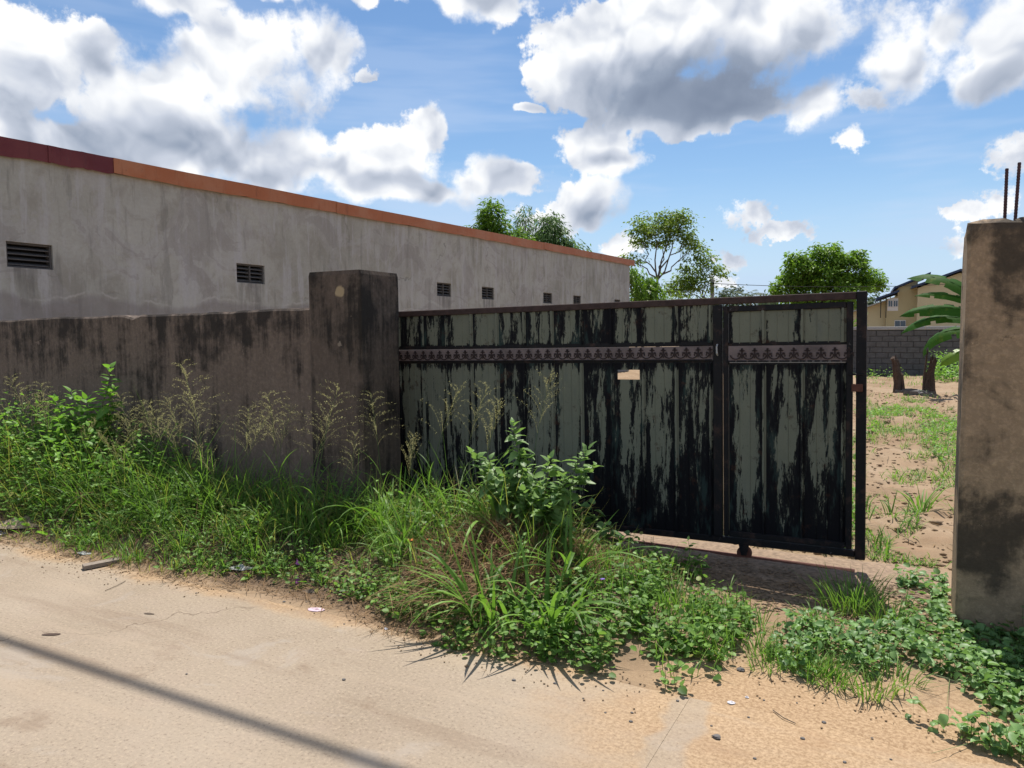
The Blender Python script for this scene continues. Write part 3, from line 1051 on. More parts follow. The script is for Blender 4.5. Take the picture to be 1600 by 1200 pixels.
def build_building():
    XW = -10.5
    Y0, Y1 = 4.95, 29.6
    b = empty('concrete_building', (-16, 17, 0), 'long grey plastered building with an orange roof edge behind the boundary wall', 'building')
    vents = [(5.58, 6.18), (9.35, 9.99), (15.56, 16.20), (17.73, 18.40), (21.54, 22.20), (23.90, 24.56), (27.87, 28.55)]
    zb, zt = 2.50, 2.835
    w = MB()
    # street-side wall with real openings
    yb = [Y0] + [q for v in vents for q in v] + [Y1]
    for i in range(len(yb) - 1):
        a, c = yb[i], yb[i + 1]
        if i % 2 == 0:
            w.add([(XW, a, 0), (XW, c, 0), (XW, c, top_line(c)), (XW, a, top_line(a))], [(0, 1, 2, 3)])
        else:
            k = (a - 5.6) * 0.002
            w.add([(XW, a, 0), (XW, c, 0), (XW, c, zb + k), (XW, a, zb + k)], [(0, 1, 2, 3)])
            w.add([(XW, a, zt + k), (XW, c, zt + k), (XW, c, top_line(c)), (XW, a, top_line(a))], [(0, 1, 2, 3)])
            for (p, q) in (((a, zb + k), (c, zb + k)), ((c, zb + k), (c, zt + k)), ((c, zt + k), (a, zt + k)), ((a, zt + k), (a, zb + k))):
                w.add([(XW, p[0], p[1]), (XW, q[0], q[1]), (XW - .14, q[0], q[1]), (XW - .14, p[0], p[1])], [(0, 1, 2, 3)])
    for (y, d) in ((Y0, 0), (Y1, 0)):
        w.add([(XW, y, 0), (XW, y, top_line(y)), (XW - 6.5, y, top_line(y) + 1.5), (XW - 13, y, top_line(y)), (XW - 13, y, 0)], [(0, 1, 2, 3, 4)])
    w.add([(XW - 13, Y0, 0), (XW - 13, Y1, 0), (XW - 13, Y1, top_line(Y1)), (XW - 13, Y0, top_line(Y0))], [(0, 1, 2, 3)])
    wo_ = w.obj('wall', 'plaster', b)
    for n, (a, c) in enumerate(vents):
        k = (a - 5.6) * 0.002
        v = MB()
        v.box(XW - .22, XW - .15, a - .02, c + .02, zb + k - .02, zt + k + .02)
        vo = v.obj('vent', 'black', b)
        f = MB()
        t = .028
        f.cbox(XW - .135, XW - .03, a, a + t, zb + k, zt + k, .003)
        f.cbox(XW - .135, XW - .03, c - t, c, zb + k, zt + k, .003)
        f.cbox(XW - .135, XW - .032, a + t, c - t, zb + k, zb + k + t * .8, .003)
        f.cbox(XW - .135, XW - .032, a + t, c - t, zt + k - t, zt + k, .003)
        if n:
            f.cbox(XW - .13, XW - .028, (a + c) / 2 - .014, (a + c) / 2 + .014, zb + k + t * .8, zt + k - t, .003)
        f.obj('vent_frame', 'vent', vo)
        ns = 4
        hh = (zt - zb - 2 * t) / ns
        for s in range(ns):
            z0 = zb + k + t + hh * s
            sl_ = MB()
            segs = [(a + t, c - t)] if n == 0 else [(a + t, (a + c) / 2 - .014), ((a + c) / 2 + .014, c - t)]
            for (ya, yc) in segs:
                sl_.prism([(XW - .04, ya, z0 + .004), (XW - .04, ya, z0 + .018), (XW - .12, ya, z0 + hh * .72), (XW - .12, ya, z0 + hh * .72 - .016)], (0, yc - ya, 0))
            sl_.obj('louvre', 'vent', vo)
    # folded metal edge of the roof, piece by piece
    rng = random.Random(3)
    joints = [4.75, 6.15, 6.62, 7.09, 9.6, 11.9, 14.3, 16.7, 19.1, 21.5, 23.9, 26.3, 28.6, 30.05]
    for i in range(len(joints) - 1):
        a, c = joints[i], joints[i + 1]
        n = 7
        pts = []
        dz = rng.uniform(-.012, .012)
        x0 = XW + .05 + (.006 if i % 2 else 0) + rng.uniform(0, .004)
        V = []
        for q in range(n):
            y = a + (c - a) * q / (n - 1) + (0.03 if q == n - 1 else 0)
            zc = top_line(y)
            wv = rng.uniform(-.010, .010)
            sag = -.012 * math.sin(math.pi * q / (n - 1))
            V += [(XW + .012, y, zc + .012 + dz), (x0 + wv * .5, y, zc - .012 + dz + wv + sag), (x0 + wv * .5, y, zc + .215 + dz * .5 + sag * .3), (x0 - .30, y, zc + .262 + dz * .5)]
        Fs = []
        for q in range(n - 1):
            for s in range(3):
                k = q * 4 + s
                Fs.append((k, k + 4, k + 5, k + 1))
        MB().add(V, Fs).obj('fascia_panel', 'maroon' if i < 3 else 'orange', b)
    r = MB()
    r.add([(XW - .22, 4.72, top_line(4.7) + .245), (XW - .22, 30.05, top_line(30) + .245), (XW - 6.5, 30.05, top_line(30) + 1.75), (XW - 6.5, 4.72, top_line(4.7) + 1.75),
           (XW - 13.3, 4.72, top_line(4.7) + .2), (XW - 13.3, 30.05, top_line(30) + .2)], [(0, 1, 2, 3), (3, 2, 5, 4)])
    r.obj('roof', 'roof', b)


build_building()


def grid_face(mb, o, du, dv, nu, nv, fn):
    """subdivided quad patch; fn(i/nu, j/nv) -> offset vector"""
    V = []
    for j in range(nv + 1):
        for i in range(nu + 1):
            a, c = i / nu, j / nv
            q = Vector(o) + Vector(du) * a + Vector(dv) * c + Vector(fn(a, c))
            V.append(q)
    Fs = []
    for j in range(nv):
        for i in range(nu):
            k = j * (nu + 1) + i
            Fs.append((k, k + 1, k + nu + 2, k + nu + 1))
    mb.add(V, Fs)


def nz(x, y, s=0):
    return float(vnoise(np.array([x]), np.array([y]), s)[0]) - 0.5


def build_boundary_wall():
    # thick rendered wall, top edge and face slightly uneven
    X0, X1 = -24.0, -4.332
    n = 150
    xs = [X0 + (X1 - X0) * (i / n) for i in range(n + 1)]
    prof = []
    m = MB()
    V = []
    for x in xs:
        zt = 1.806 - (-4.33 - x) * 0.0075 + 0.018 * nz(x * 2.2, .3, 1) + 0.016 * nz(x * 9, .3, 2) - (0.03 if nz(x * 5.3, 8.1, 12) > .40 else 0)
        yo = 4.583 + 0.012 * nz(x * 1.4, .8, 3)
        V += [(x, yo, -0.1), (x, yo + .004 * nz(x * 3, 3.1, 4), 0.9), (x, yo + .003, zt - .018), (x, yo + .020, zt), (x, yo + .17, zt + .008 * nz(x * 6, 5, 5)), (x, yo + .185, zt - .02), (x, yo + .185, -0.1)]
    Fs = []
    for i in range(n):
        for s in range(6):
            k = i * 7 + s
            Fs.append((k, k + 7, k + 8, k + 1))
    Fs.append(tuple(range(7)))
    Fs.append(tuple(range(n * 7, n * 7 + 7))[::-1])
    m.add(V, Fs)
    o = m.obj('boundary_wall', 'wall')
    tag(o, 'mould-stained brown rendered boundary wall rising behind the roadside weeds', 'wall')


build_boundary_wall()


def pillar_mesh(x0, x1, y0, y1, h, seed, rag=0.0):
    """four-sided rendered pillar, softly rounded arrises and uneven faces"""
    c = 0.014
    ring = []
    N = 5
    cor = [(x0, y0), (x1, y0), (x1, y1), (x0, y1)]
    ax = [(1, 0), (0, 1), (-1, 0), (0, -1)]
    for k in range(4):
        p, q = cor[k], cor[(k + 1) % 4]
        dx_, dy_ = ax[k]
        L = math.hypot(q[0] - p[0], q[1] - p[1])
        for i in range(N + 1):
            t = c + (L - 2 * c) * i / N
            ring.append((p[0] + dx_ * t, p[1] + dy_ * t))
    nr = len(ring)
    zs = [-.1, 0, .3, .6, .9, 1.2, 1.5, 1.8, h - .12, h - .03, h]
    V = []
    for j, z in enumerate(zs):
        for i, (x, y) in enumerate(ring):
            ox = (.007 + (.02 if rag and j >= len(zs) - 2 else 0)) * nz(i * .7 + seed, z * 2.2, seed)
            oy = .007 * nz(i * .7 + seed + 9, z * 2.2, seed + 1)
            sh = 0.012 if j == len(zs) - 1 else 0
            cx_, cy_ = (x0 + x1) / 2, (y0 + y1) / 2
            zz = z
            if rag and j >= len(zs) - 3:
                zz += rag * (nz(x * 11 + seed, y * 11, seed + 2) * .5 + nz(x * 40, y * 40, seed + 3) * .5) * (1 if j == len(zs) - 1 else .5)
            V.append((x + ox + (cx_ - x) * sh * 2, y + oy + (cy_ - y) * sh * 2, zz))
    Fs = []
    for j in range(len(zs) - 1):
        for i in range(nr):
            a = j * nr + i
            bq = j * nr + (i + 1) % nr
            Fs.append((a, bq, bq + nr, a + nr))
    k = len(V)
    top = len(zs) - 1
    if not rag:
        Fs.append(tuple(range(top * nr, top * nr + nr)))
        return V, Fs
    # ragged broken top: concentric rings
    rings = [list(range(top * nr, top * nr + nr))]
    cx_, cy_ = (x0 + x1) / 2, (y0 + y1) / 2
    for f in (.75, .5, .25):
        r = []
        for i, (x, y) in enumerate(ring):
            px, py = cx_ + (x - cx_) * f, cy_ + (y - cy_) * f
            r.append(len(V))
            V.append((px, py, h + rag * (.3 + 1.6 * nz(px * 13 + seed, py * 13, seed + 4) + .8 * nz(px * 40, py * 40, seed + 6))))
        rings.append(r)
    for a, bq in zip(rings[:-1], rings[1:]):
        for i in range(nr):
            Fs.append((a[i], a[(i + 1) % nr], bq[(i + 1) % nr], bq[i]))
    Fs.append(tuple(rings[-1]))
    return V, Fs


V, Fs = pillar_mesh(-4.326, -3.79, 4.563, 5.056, 2.092, 3)
tag(MB().add(V, Fs).obj('gate_pillar', 'pillar_l'), 'dark mould-blackened pillar with a flat top at the end of the boundary wall', 'pillar', 'pillars of the gateway')

pr_ = empty('gate_pillar', (0.48, 4.8, 0), 'tan and black rendered pillar with two steel bars standing out of its broken top', 'pillar', 'pillars of the gateway')
V, Fs = pillar_mesh(0.208, 0.76, 4.563, 5.07, 2.135, 7, rag=0.045)
MB().add(V, Fs).obj('shaft', 'pillar_r', pr_)
for (x, y, h, lx) in ((0.385, 4.83, 2.455, .002), (0.425, 4.80, 2.475, .014)):
    m = MB()
    n = 60
    pts = [(x + lx * (i / n), y, 2.0 + (h - 2.0) * i / n) for i in range(n + 1)]
    m.tube(pts, [.0075 + (.0014 if i % 2 else 0) for i in range(n + 1)], 8)
    m.obj('steel_bar', 'rebar', pr_)


# ------------------------------------------------------------ sliding gate
def build_gate():
    tilt = Matrix.Rotation(math.radians(-0.93), 4, 'Y')
    g = empty('sliding_gate', (-0.27, 5.294, 0.125), 'black sliding metal gate with peeling grey-green paint and a scrollwork band', 'gate', rot=tilt)
    GM = g.matrix_basis.copy()
    H = 1.725

    def part(mb, name, m, parent=None, smooth=False, local=True):
        me = mb.mesh(name, m, smooth)
        o = bpy.data.objects.new(name, me)
        COL.objects.link(o)
        o.parent = parent or g
        return o

    def bar(x0, x1, z0, z1, name, m='frame', y0=0.0, y1=0.045, parent=None):
        return part(MB().cbox(x0, x1, y0, y1, z0, z1, .004), name, m, parent)
    XL = -4.42
    # outer frame
    bar(XL, -.062, H - .048, H, 'top_rail', 'rail_top', -.004, .046)
    bar(XL, -.062, 0.0, .045, 'bottom_rail', 'frame')
    bar(-.060, 0.0, -.012, H + .002, 'end_post', 'frame', -.006, .054)
    bar(-.972, -.912, .047, H - .050, 'upright', 'frame', -.004, .042)
    bar(XL, XL + .05, .047, H - .050, 'upright', 'frame', -.002, .042)
    bar(XL + .052, -.974, 1.391, 1.425, 'cross_rail', 'frame', .012, .040)
    bar(XL + .052, -.974, 1.262, 1.2935, 'cross_rail', 'frame', .014, .040)
    # little door in the gate with its own frame
    d = part(MB().cbox(-.903, -.868, -.002, .040, .052, H - .062, .004), 'wicket_door', 'frame')
    bar(-.118, -.080, .052, H - .062, 'door_stile', 'frame', -.002, .040, d)
    bar(-.866, -.120, H - .102, H - .062, 'door_rail', 'frame', -.003, .040, d)
    bar(-.866, -.120, .052, .092, 'door_rail', 'frame', -.003, .040, d)
    bar(-.866, -.120, 1.389, 1.415, 'door_rail', 'frame', .012, .036, d)
    bar(-.866, -.120, 1.255, 1.275, 'door_rail', 'frame', .012, .036, d)

    def panel(x0, x1, z0, z1, parent, hole=None):
        w = x1 - x0
        prof = [(0, .010), (.02, .012), (w * .27, .0125), (w * .285, .0095), (w * .30, .0125), (w * .56, .013), (w * .575, .0095), (w * .59, .013), (w - .034, .012), (w - .027, -.002), (w - .012, -.002), (w - .004, .012), (w - .001, .012), (w + .006, .0165)]
        zs = [z0, z1] if not hole else [z0, hole[2], hole[3], z1]
        if hole:
            prof = [(0, .010), (hole[0] - x0, .012), (hole[1] - x0, .012), (w - .034, .012), (w - .027, -.002), (w - .012, -.002), (w - .004, .012), (w - .001, .012), (w + .006, .0165)]
        V, Fs, uv = [], [], []
        np_ = len(prof)
        for side in (0, 1):
            for z in zs:
                for (a, y) in prof:
                    V.append((x0 + a, y + (.0022 if side else 0), z))
                    uv.append((min(1, a / w), (z - z0) / (z1 - z0)))
        nzs = len(zs)
        off = np_ * nzs
        for j in range(nzs - 1):
            for i in range(np_ - 1):
                if hole and j == 1 and i == 1:
                    continue
                k = j * np_ + i
                Fs.append((k, k + 1, k + np_ + 1, k + np_))
                Fs.append((off + k + np_, off + k + np_ + 1, off + k + 1, off + k))
        for i in range(np_ - 1):
            k = (nzs - 1) * np_ + i
            Fs.append((k, k + 1, off + k + 1, off + k))
            Fs.append((i + 1, i, off + i, off + i + 1))
        me = bpy.data.meshes.new('panel')
        me.from_pydata(V, [], Fs)
        ul = me.uv_layers.new(name='UVMap')
        for lp in me.loops:
            ul.data[lp.index].uv = uv[lp.vertex_index]
        me.materials.append(MAT['gate'])
        me.update()
        o = bpy.data.objects.new('panel', me)
        COL.objects.link(o)
        o.parent = parent
        return o
    wp = .245
    for k in range(14):
        x1 = -.977 - wp * k
        x0 = max(x1 - wp + .001, XL + .052)
        hole = None
        if k == 2:
            hole = (x0 + .028, x1 - .045, 1.150, 1.222)
        panel(x0, x1, .036, 1.272, g, hole)
        panel(x0, x1, 1.413, H - .036, g)
    for k in range(3):
        x0 = -.864 + .2476 * k
        panel(x0, x0 + .2466, .080, 1.264, d)
        panel(x0, x0 + .2466, 1.404, H - .090, d)

    # scrollwork band: pale strip with cast ornaments
    def arc(m, cx, cz, r, a0, a1, w, y, n=12):
        V = []
        for i in range(n + 1):
            a = a0 + (a1 - a0) * i / n
            for rr in (r - w / 2, r + w / 2):
                for yy in (y, y - .005):
                    V.append((cx + rr * math.cos(a), yy, cz + rr * math.sin(a)))
        Fs = []
        for i in range(n):
            k = i * 4
            Fs += [(k + 1, k + 3, k + 7, k + 5), (k, k + 1, k + 5, k + 4), (k + 2, k + 6, k + 7, k + 3)]
        Fs += [(0, 2, 3, 1), (n * 4, n * 4 + 1, n * 4 + 3, n * 4 + 2)]
        m.add(V, Fs)

    def lozenge(m, cx, cz, rx, rz, y, n=8):
        V = [(cx + rx * math.cos(2 * math.pi * i / n), yy, cz + rz * math.sin(2 * math.pi * i / n)) for yy in (y, y - .006) for i in range(n)]
        Fs = [tuple(range(n, 2 * n))[::-1]] + [(i, (i + 1) % n, n + (i + 1) % n, n + i) for i in range(n)]
        m.add(V, Fs)
    s = .084
    mo = MB()
    yb = -.0003
    arc(mo, 0, .052, .036, math.pi * 1.04, math.pi * 1.96, .0085, yb)               # hanging arch
    lozenge(mo, s / 2, .060, .0050, .040, yb)                                        # stem between the arches
    lozenge(mo, s / 2, .083, .020, .0065, yb)                                        # cross bar
    lozenge(mo, s / 2, .095, .008, .010, yb)                                         # bud
    lozenge(mo, s / 2 - .020, .060, .010, .008, yb)
    lozenge(mo, s / 2 + .020, .060, .010, .008, yb)
    arc(mo, s / 2 - .016, .042, .012, 0.0, math.pi * 1.2, .006, yb, 7)
    arc(mo, s / 2 + .016, .042, .012, -math.pi * .2, math.pi, .006, yb, 7)
    orn = mo.mesh('ornament', 'ornament')
    rng = random.Random(2)
    for (xa, xb, parent, za, zb_) in ((XL + .06, -.976, g, 1.2955, 1.3890), (-.866, -.090, d, 1.2860, 1.3870)):
        st = part(MB().cbox(xa, xb, .0005, .006, za, zb_, .0004), 'decorative_band', 'strip', parent)
        n = int((xb - xa) / s) - 0
        x = xa + .03
        k = 0
        while x + s < xb + .03:
            if not (parent is g and k in (37, 43)) or True:
                o = bpy.data.objects.new('ornament', orn)
                COL.objects.link(o)
                o.parent = st
                o.location = (x + .02, 0, za - .004 + rng.uniform(-.0015, .0015))
                o.scale = (1, 1, .86)
            x += s
            k += 1
        lo = MB().cbox(xa, xb, -.005, .0, za - .008, za + .002, .001)
        if parent is g:
            part(lo, 'bottom_moulding', 'frame', st)
        else:
            q = xa
            while q < xb - .05:                                                        # broken moulding lets daylight through
                ln = rng.uniform(.02, .07)
                part(MB().cbox(q, min(q + ln, xb), -.005, .0, za - .009, za + .0015, .001), 'moulding_piece', 'frame', st)
                q += ln + rng.uniform(.004, .016)
    # latch plate and bolt
    lt = bar(-.085, -.018, 1.085, 1.135, 'latch_plate', 'rust', -.022, -.008)
    bar(-.060, -.048, 1.060, 1.20, 'bolt', 'frame', -.020, -.009, lt)
    bar(-.105, -.020, 1.19, 1.203, 'bolt', 'frame', -.016, -.008, lt)
    part(MB().tube([(-.940, -.008, 1.40), (-.940, -.030, 1.385), (-.938, -.032, 1.34), (-.939, -.008, 1.325)], .006, 6), 'pull_handle', 'coping')
    # wheels with brackets
    for xw in (-.765, -3.62):
        zc = -.058 - .0165 * (-xw) * 0
        w = MB()
        w.tube([(xw, .006, zc), (xw, .014, zc), (xw, .022, zc), (xw, .030, zc), (xw, .038, zc)], [.050, .050, .043, .050, .050], 20)
        wo2 = part(w, 'wheel', 'rust', None, False)
        part(MB().tube([(xw, -.004, zc), (xw, .048, zc)], .010, 8), 'axle', 'frame', wo2)
        part(MB().prism([(xw - .035, -.003, 0.002), (xw + .035, -.003, 0.002), (xw + .018, -.003, zc - .012), (xw - .018, -.003, zc - .012)], (0, .006, 0)), 'wheel_bracket', 'frame', wo2)
    return g


build_gate()

# the rail the gate runs on
tr = MB()
tr.prism([(-4.6, 5.288, .020), (-4.6, 5.340, .020), (-4.6, 5.322, .040), (-4.6, 5.306, .040)], (4.27, 0, 0))
tag(tr.obj('gate_track', 'rust'), 'rusty steel rail set in the concrete sill under the gate', 'rail')


# ------------------------------------------------------------ block wall at the back of the plot
def build_block_wall():
    bw = empty('block_wall', (-2, 30.6, 0), 'grey concrete block wall with a pale coping at the back of the sandy plot', 'wall')
    X0, X1 = -8.6, 4.6
    core = MB().box(X0, X1, 30.415, 30.545, -.2, 1.62)
    core.obj('mortar_core', 'mortar', bw)
    rng = random.Random(8)
    bl, bh = .392, .188
    meshes = []
    for k in range(5):
        m = MB().cbox(-bl / 2 + .004, bl / 2 - .004, -.086, .086, -bh / 2 + .004, bh / 2 - .004, .006)
        me = m.mesh('concrete_block', 'block')
        meshes.append(me)
    for r in range(8):
        x = X0 + (0 if r % 2 else -.2) + bl / 2
        while x < X1:
            o = bpy.data.objects.new('concrete_block', rng.choice(meshes))
            link(o, bw)
            o.location = (x + rng.uniform(-.004, .004), 30.48 + rng.uniform(-.008, .006), .10 + r * .2 + rng.uniform(-.004, .004))
            x += .402
    x = X0
    while x < X1:
        MB().cbox(x, min(x + 2.2, X1) - .02, 30.36, 30.60, 1.625, 1.74, .01).obj('coping', 'coping', bw)
        x += 2.2


build_block_wall()


# ------------------------------------------------------------ yellow house
def build_house():
    O_ = Vector((-2.37, 67.3, 0))
    # faces the road, turned a little
    ex = Vector((0.998, 0.06, 0)).normalized()
    ey = Vector((-ex.y, ex.x, 0))
    ex = ex * 0.89
    rot = Matrix(((ex.x, ey.x, 0, 0), (ex.y, ey.y, 0, 0), (0, 0, 1, 0), (0, 0, 0, 1)))
    h = empty('house', O_, 'two-storey yellow house with dark blue lean-to roofs beyond the block wall', 'house', rot=rot)

    def part(mb, name, m, parent=None):
        o = bpy.data.objects.new(name, mb.mesh(name, m))
        COL.objects.link(o)
        o.parent = parent or h
        return o
    # local x to the right, y away, z up;  0.051 m per photo pixel
    def slab(x0, x1, y0, y1, za, zb_, th=.16):
        return MB().prism([(x0, y0, za), (x1, y0, zb_), (x1, y0, zb_ + th), (x0, y0, za + th)], (0, y1 - y0, 0))
    # left block
    a = MB()
    a.prism([(0, 0, 0), (2.45, 0, 0), (2.45, 0, 5.55), (0.9, 0, 4.95), (0.9, 0, 4.3), (0, 0, 4.1)], (0, 7, 0))
    part(a, 'wall', 'yellow')
    # right block stands forward
    c = MB()
    c.prism([(2.40, -1.2, 0), (8.5, -1.2, 0), (8.5, -1.2, 5.2), (5.5, -1.2, 5.9), (2.40, -1.2, 4.85)], (0, 9, 0))
    part(c, 'wall', 'yellow2')
    l = MB()
    l.prism([(-3.2, .6, 0), (-.01, .6, 0), (-.01, .6, 3.95), (-3.2, .6, 2.95)], (0, 6, 0))
    part(l, 'wall', 'yellow2')
    part(slab(0.55, 3.4, -.4, 7.5, 4.86, 5.95), 'roof', 'blue')
    part(slab(1.9, 5.5, -1.7, 8.3, 4.82, 6.02), 'roof', 'blue')
    part(slab(5.5, 9.0, -1.7, 8.3, 6.02, 5.15), 'roof', 'blue')
    part(slab(-.85, .98, -.7, 5, 4.02, 4.62), 'roof', 'blue')
    part(slab(-3.6, 0.02, .1, 7, 2.86, 3.96, .10), 'roof', 'coping')
    # balcony opening, railing post and windows
    part(MB().box(.10, .95, -.02, .04, 3.15, 4.15), 'balcony_opening', 'white')
    for (x0, x1, z0, z1) in ((.14, .52, 3.45, 4.0), (.56, .93, 3.45, 4.0), (0.70, 1.60, 1.55, 2.40)):
        w = part(MB().box(x0, x1, -.07, -.022, z0, z1), 'window', 'white')
        xm = (x0 + x1) / 2
        part(MB().box(x0 + .04, xm - .02, -.085, -.072, z0 + .05, z1 - .05), 'pane', 'glass', w)
        part(MB().box(xm + .02, x1 - .04, -.085, -.072, z0 + .05, z1 - .05), 'pane', 'glass', w)
    for x in (-.02, -.45):
        part(MB().box(x - .035, x + .035, -.5, -.43, 2.6, 4.2), 'roof_post', 'cable')


build_house()


# =====================================================================
#  trees and large plants
# =====================================================================
def crown_leaves(rs, lobes, per_m3, size, T, shell=0.55, clump=0.35, nclump=None, droop=0.3):
    """leaves gathered in clumps spread through ellipsoid lobes"""
    S = Soup()
    ends = []
    for (c, r, n) in lobes:
        c = np.array(c)
        r = np.array(r)
        nc = max(4, int(n / 26))
        d = rs.normal(size=(nc, 3))
        d /= np.linalg.norm(d, axis=1)[:, None]
        rad = rs.uniform(shell, 1.0, nc) ** 0.7 * rs.uniform(.82, 1.12, nc)
        cc = c + d * rad[:, None] * r
        ends += [tuple(q) for q in cc]
        idx = rs.randint(0, nc, n)
        off = rs.normal(size=(n, 3)) * clump * np.array([1, 1, .62])
        P_ = cc[idx] + off
        out = P_ - c
        azv = np.arctan2(out[:, 1], out[:, 0]) + rs.normal(0, .9, n)
        pit = rs.normal(-droop, .45, n)
        rol = rs.normal(0, .6, n)
        S.add(*scatter(rs, T, P_, azv, pit, rol, size * rs.uniform(.65, 1.25, n)))
    return S, ends


def limb_pts(p, q, rng, n=6, wob=.12, sag=.0):
    p, q = Vector(p), Vector(q)
    L = (q - p).length
    pts = []
    for i in range(n + 1):
        t = i / n
        w = wob * L * math.sin(math.pi * t) * .5
        pts.append(p.lerp(q, t) + Vector((rng.uniform(-w, w), rng.uniform(-w, w), rng.uniform(-w, w) * .6 + sag * math.sin(math.pi * t))))
    return pts


def tree(name, label, base, fork, lobes, leaf_mat, size, tmpl, seed, trunk_r=.16, clump=.35, shell=.45, twigs=14, droop=.3, group='trees beyond the plot'):
    rs = np.random.RandomState(seed)
    rng = random.Random(seed)
    t = empty(name, base, label, 'tree', group)
    S, ends = crown_leaves(rs, lobes, 0, size, tmpl, shell, clump, droop=droop)
    m = MB()
    b = Vector(base)
    fk = Vector(fork)
    m.tube(limb_pts(b + Vector((0, 0, -.2)), fk, rng, 6, .06), [trunk_r * (1.15 - .45 * i / 6) for i in range(7)], 8)
    for (c, r, n) in lobes:
        c = Vector(c)
        m.tube(limb_pts(fk, c, rng, 6, .16), [trunk_r * (.55 - .40 * i / 6) for i in range(7)], 6)
        loc = [Vector(e) for e in ends if (Vector(e) - c).length < max(r) * 1.3]
        rng.shuffle(loc)
        for e in loc[:twigs]:
            s = fk.lerp(c, rng.uniform(.55, 1.0))
            m.tube(limb_pts(s, e, rng, 4, .16), [trunk_r * (.16 - .03 * i) for i in range(5)], 4)
    m.obj('trunk', 'bark', t)
    S.obj('crown', leaf_mat, t)
    return t


T_OV = leaf_template(.5, .10, .12, 'simple')
T_LN = leaf_template(.28, .10, .18, 'simple')
T_OV3 = leaf_template(.55, .12, .14, 'ovate')
T_RD3 = leaf_template(.85, .10, .10, 'round')
T_LN3 = leaf_template(.30, .12, .30, 'lance')

tree('mango_tree', 'dense dark-leaved tree top with upright lobes above the orange roof edge', (-21.1, 37.0, 0), (-21.1, 37.0, 4.4),
     [((-21.15, 37.0, 7.7), (.75, .75, 1.35), 2000), ((-21.1, 37.0, 6.7), (1.0, 1.0, .9), 1500), ((-22.2, 36.6, 6.9), (.62, .62, .75), 1000), ((-20.2, 37.6, 6.6), (.85, .85, .95), 1500),
      ((-19.7, 37.9, 6.0), (.7, .7, .8), 900), ((-21.6, 36.8, 6.0), (1.4, 1.2, .9), 1300)],
     'mango', .30, T_LN, 11, .18, .19, .35)
tree('feathery_tree', 'thin pale feathery tree behind the roof beside the dark-leaved tree', (-20.4, 39.7, 0), (-20.4, 39.7, 5.4),
     [((-20.45, 39.6, 8.2), (.38, .38, .75), 420), ((-20.5, 39.6, 7.3), (.75, .7, .75), 650), ((-20.3, 39.7, 6.5), (.95, .9, .7), 800)],
     'feather', .24, T_LN, 12, .09, .26, .3, droop=.5)
tree('feathery_tree', 'darker leafy tree with layered sprays rising over the far half of the roof', (-18.6, 39.5, 0), (-18.6, 39.5, 5.0),
     [((-18.7, 39.4, 7.7), (.7, .7, .65), 900), ((-18.7, 39.4, 6.9), (1.25, 1.1, .7), 1500), ((-17.9, 39.8, 6.2), (.9, .9, .65), 1100), ((-17.5, 40.1, 5.6), (.75, .75, .6), 800), ((-19.3, 39.2, 6.2), (.9, .9, .6), 900)],
     'feather', .30, T_LN, 13, .12, .24, .3, droop=.5)
tree('small_tree', 'few green leaf tips just showing over the middle of the orange roof edge', (-24.3, 35.3, 0), (-24.3, 35.3, 6.2),
     [((-24.3, 35.3, 7.15), (.9, .8, .35), 500), ((-23.2, 36.0, 6.9), (.5, .4, .25), 200)], 'round', .26, T_OV, 14, .08, .22)
tree('airy_tree', 'tall airy olive-green tree with open forking limbs beside the end of the grey building', (-12.95, 41.2, 0), (-12.95, 41.1, 4.5),
     [((-13.2, 41.0, 7.5), (1.15, .95, .75), 1000), ((-12.2, 41.6, 7.75), (.75, .8, .70), 650), ((-13.85, 40.8, 6.8), (.6, .7, .9), 600), ((-12.5, 41.4, 6.9), (1.0, .9, .6), 620),
      ((-11.45, 42.0, 7.0), (.6, .6, .55), 420), ((-11.3, 42.1, 6.15), (.75, .7, .6), 460), ((-14.2, 40.6, 5.6), (.55, .5, .5), 260), ((-11.6, 41.9, 8.0), (.40, .4, .42), 240)],
     'airy', .20, T_OV, 15, .10, .21, .25, 9)
tree('airy_tree', 'smaller thin olive tree just beside the utility pole', (-10.6, 42.6, 0), (-10.7, 42.5, 3.4),
     [((-10.75, 42.5, 5.6), (.55, .5, .6), 360), ((-10.1, 42.7, 5.05), (.6, .5, .5), 330), ((-11.5, 42.2, 4.9), (.75, .7, .6), 480), ((-10.9, 42.4, 4.3), (.95, .8, .6), 700), ((-11.9, 42.0, 4.0), (.8, .8, .6), 600)],
     'airy', .20, T_OV, 16, .07, .20, .25, 8)
tree('round_tree', 'broad round-crowned green tree standing behind the door end of the gate', (-5.8, 54.3, 0), (-5.8, 54.3, 3.2),
     [((-5.5, 54.3, 6.35), (1.15, 1.3, 1.05), 2100), ((-7.0, 53.6, 5.5), (1.2, 1.2, 1.0), 2000), ((-4.2, 55.1, 5.6), (1.25, 1.3, 1.05), 2100), ((-5.8, 54.0, 5.2), (1.8, 1.5, 1.1), 2600), ((-7.9, 53.2, 4.5), (.9, 1.0, .85), 1400),
      ((-3.1, 55.7, 4.8), (.95, 1.0, .85), 1500), ((-5.5, 54.0, 4.0), (2.6, 1.5, .9), 2600), ((-7.3, 53.4, 6.35), (.55, .5, .45), 500), ((-3.7, 55.3, 6.5), (.42, .4, .38), 350), ((-6.2, 53.8, 3.2), (2.2, 1.6, .8), 1500)],
     'round', .27, T_OV, 17, .22, .20, .50)
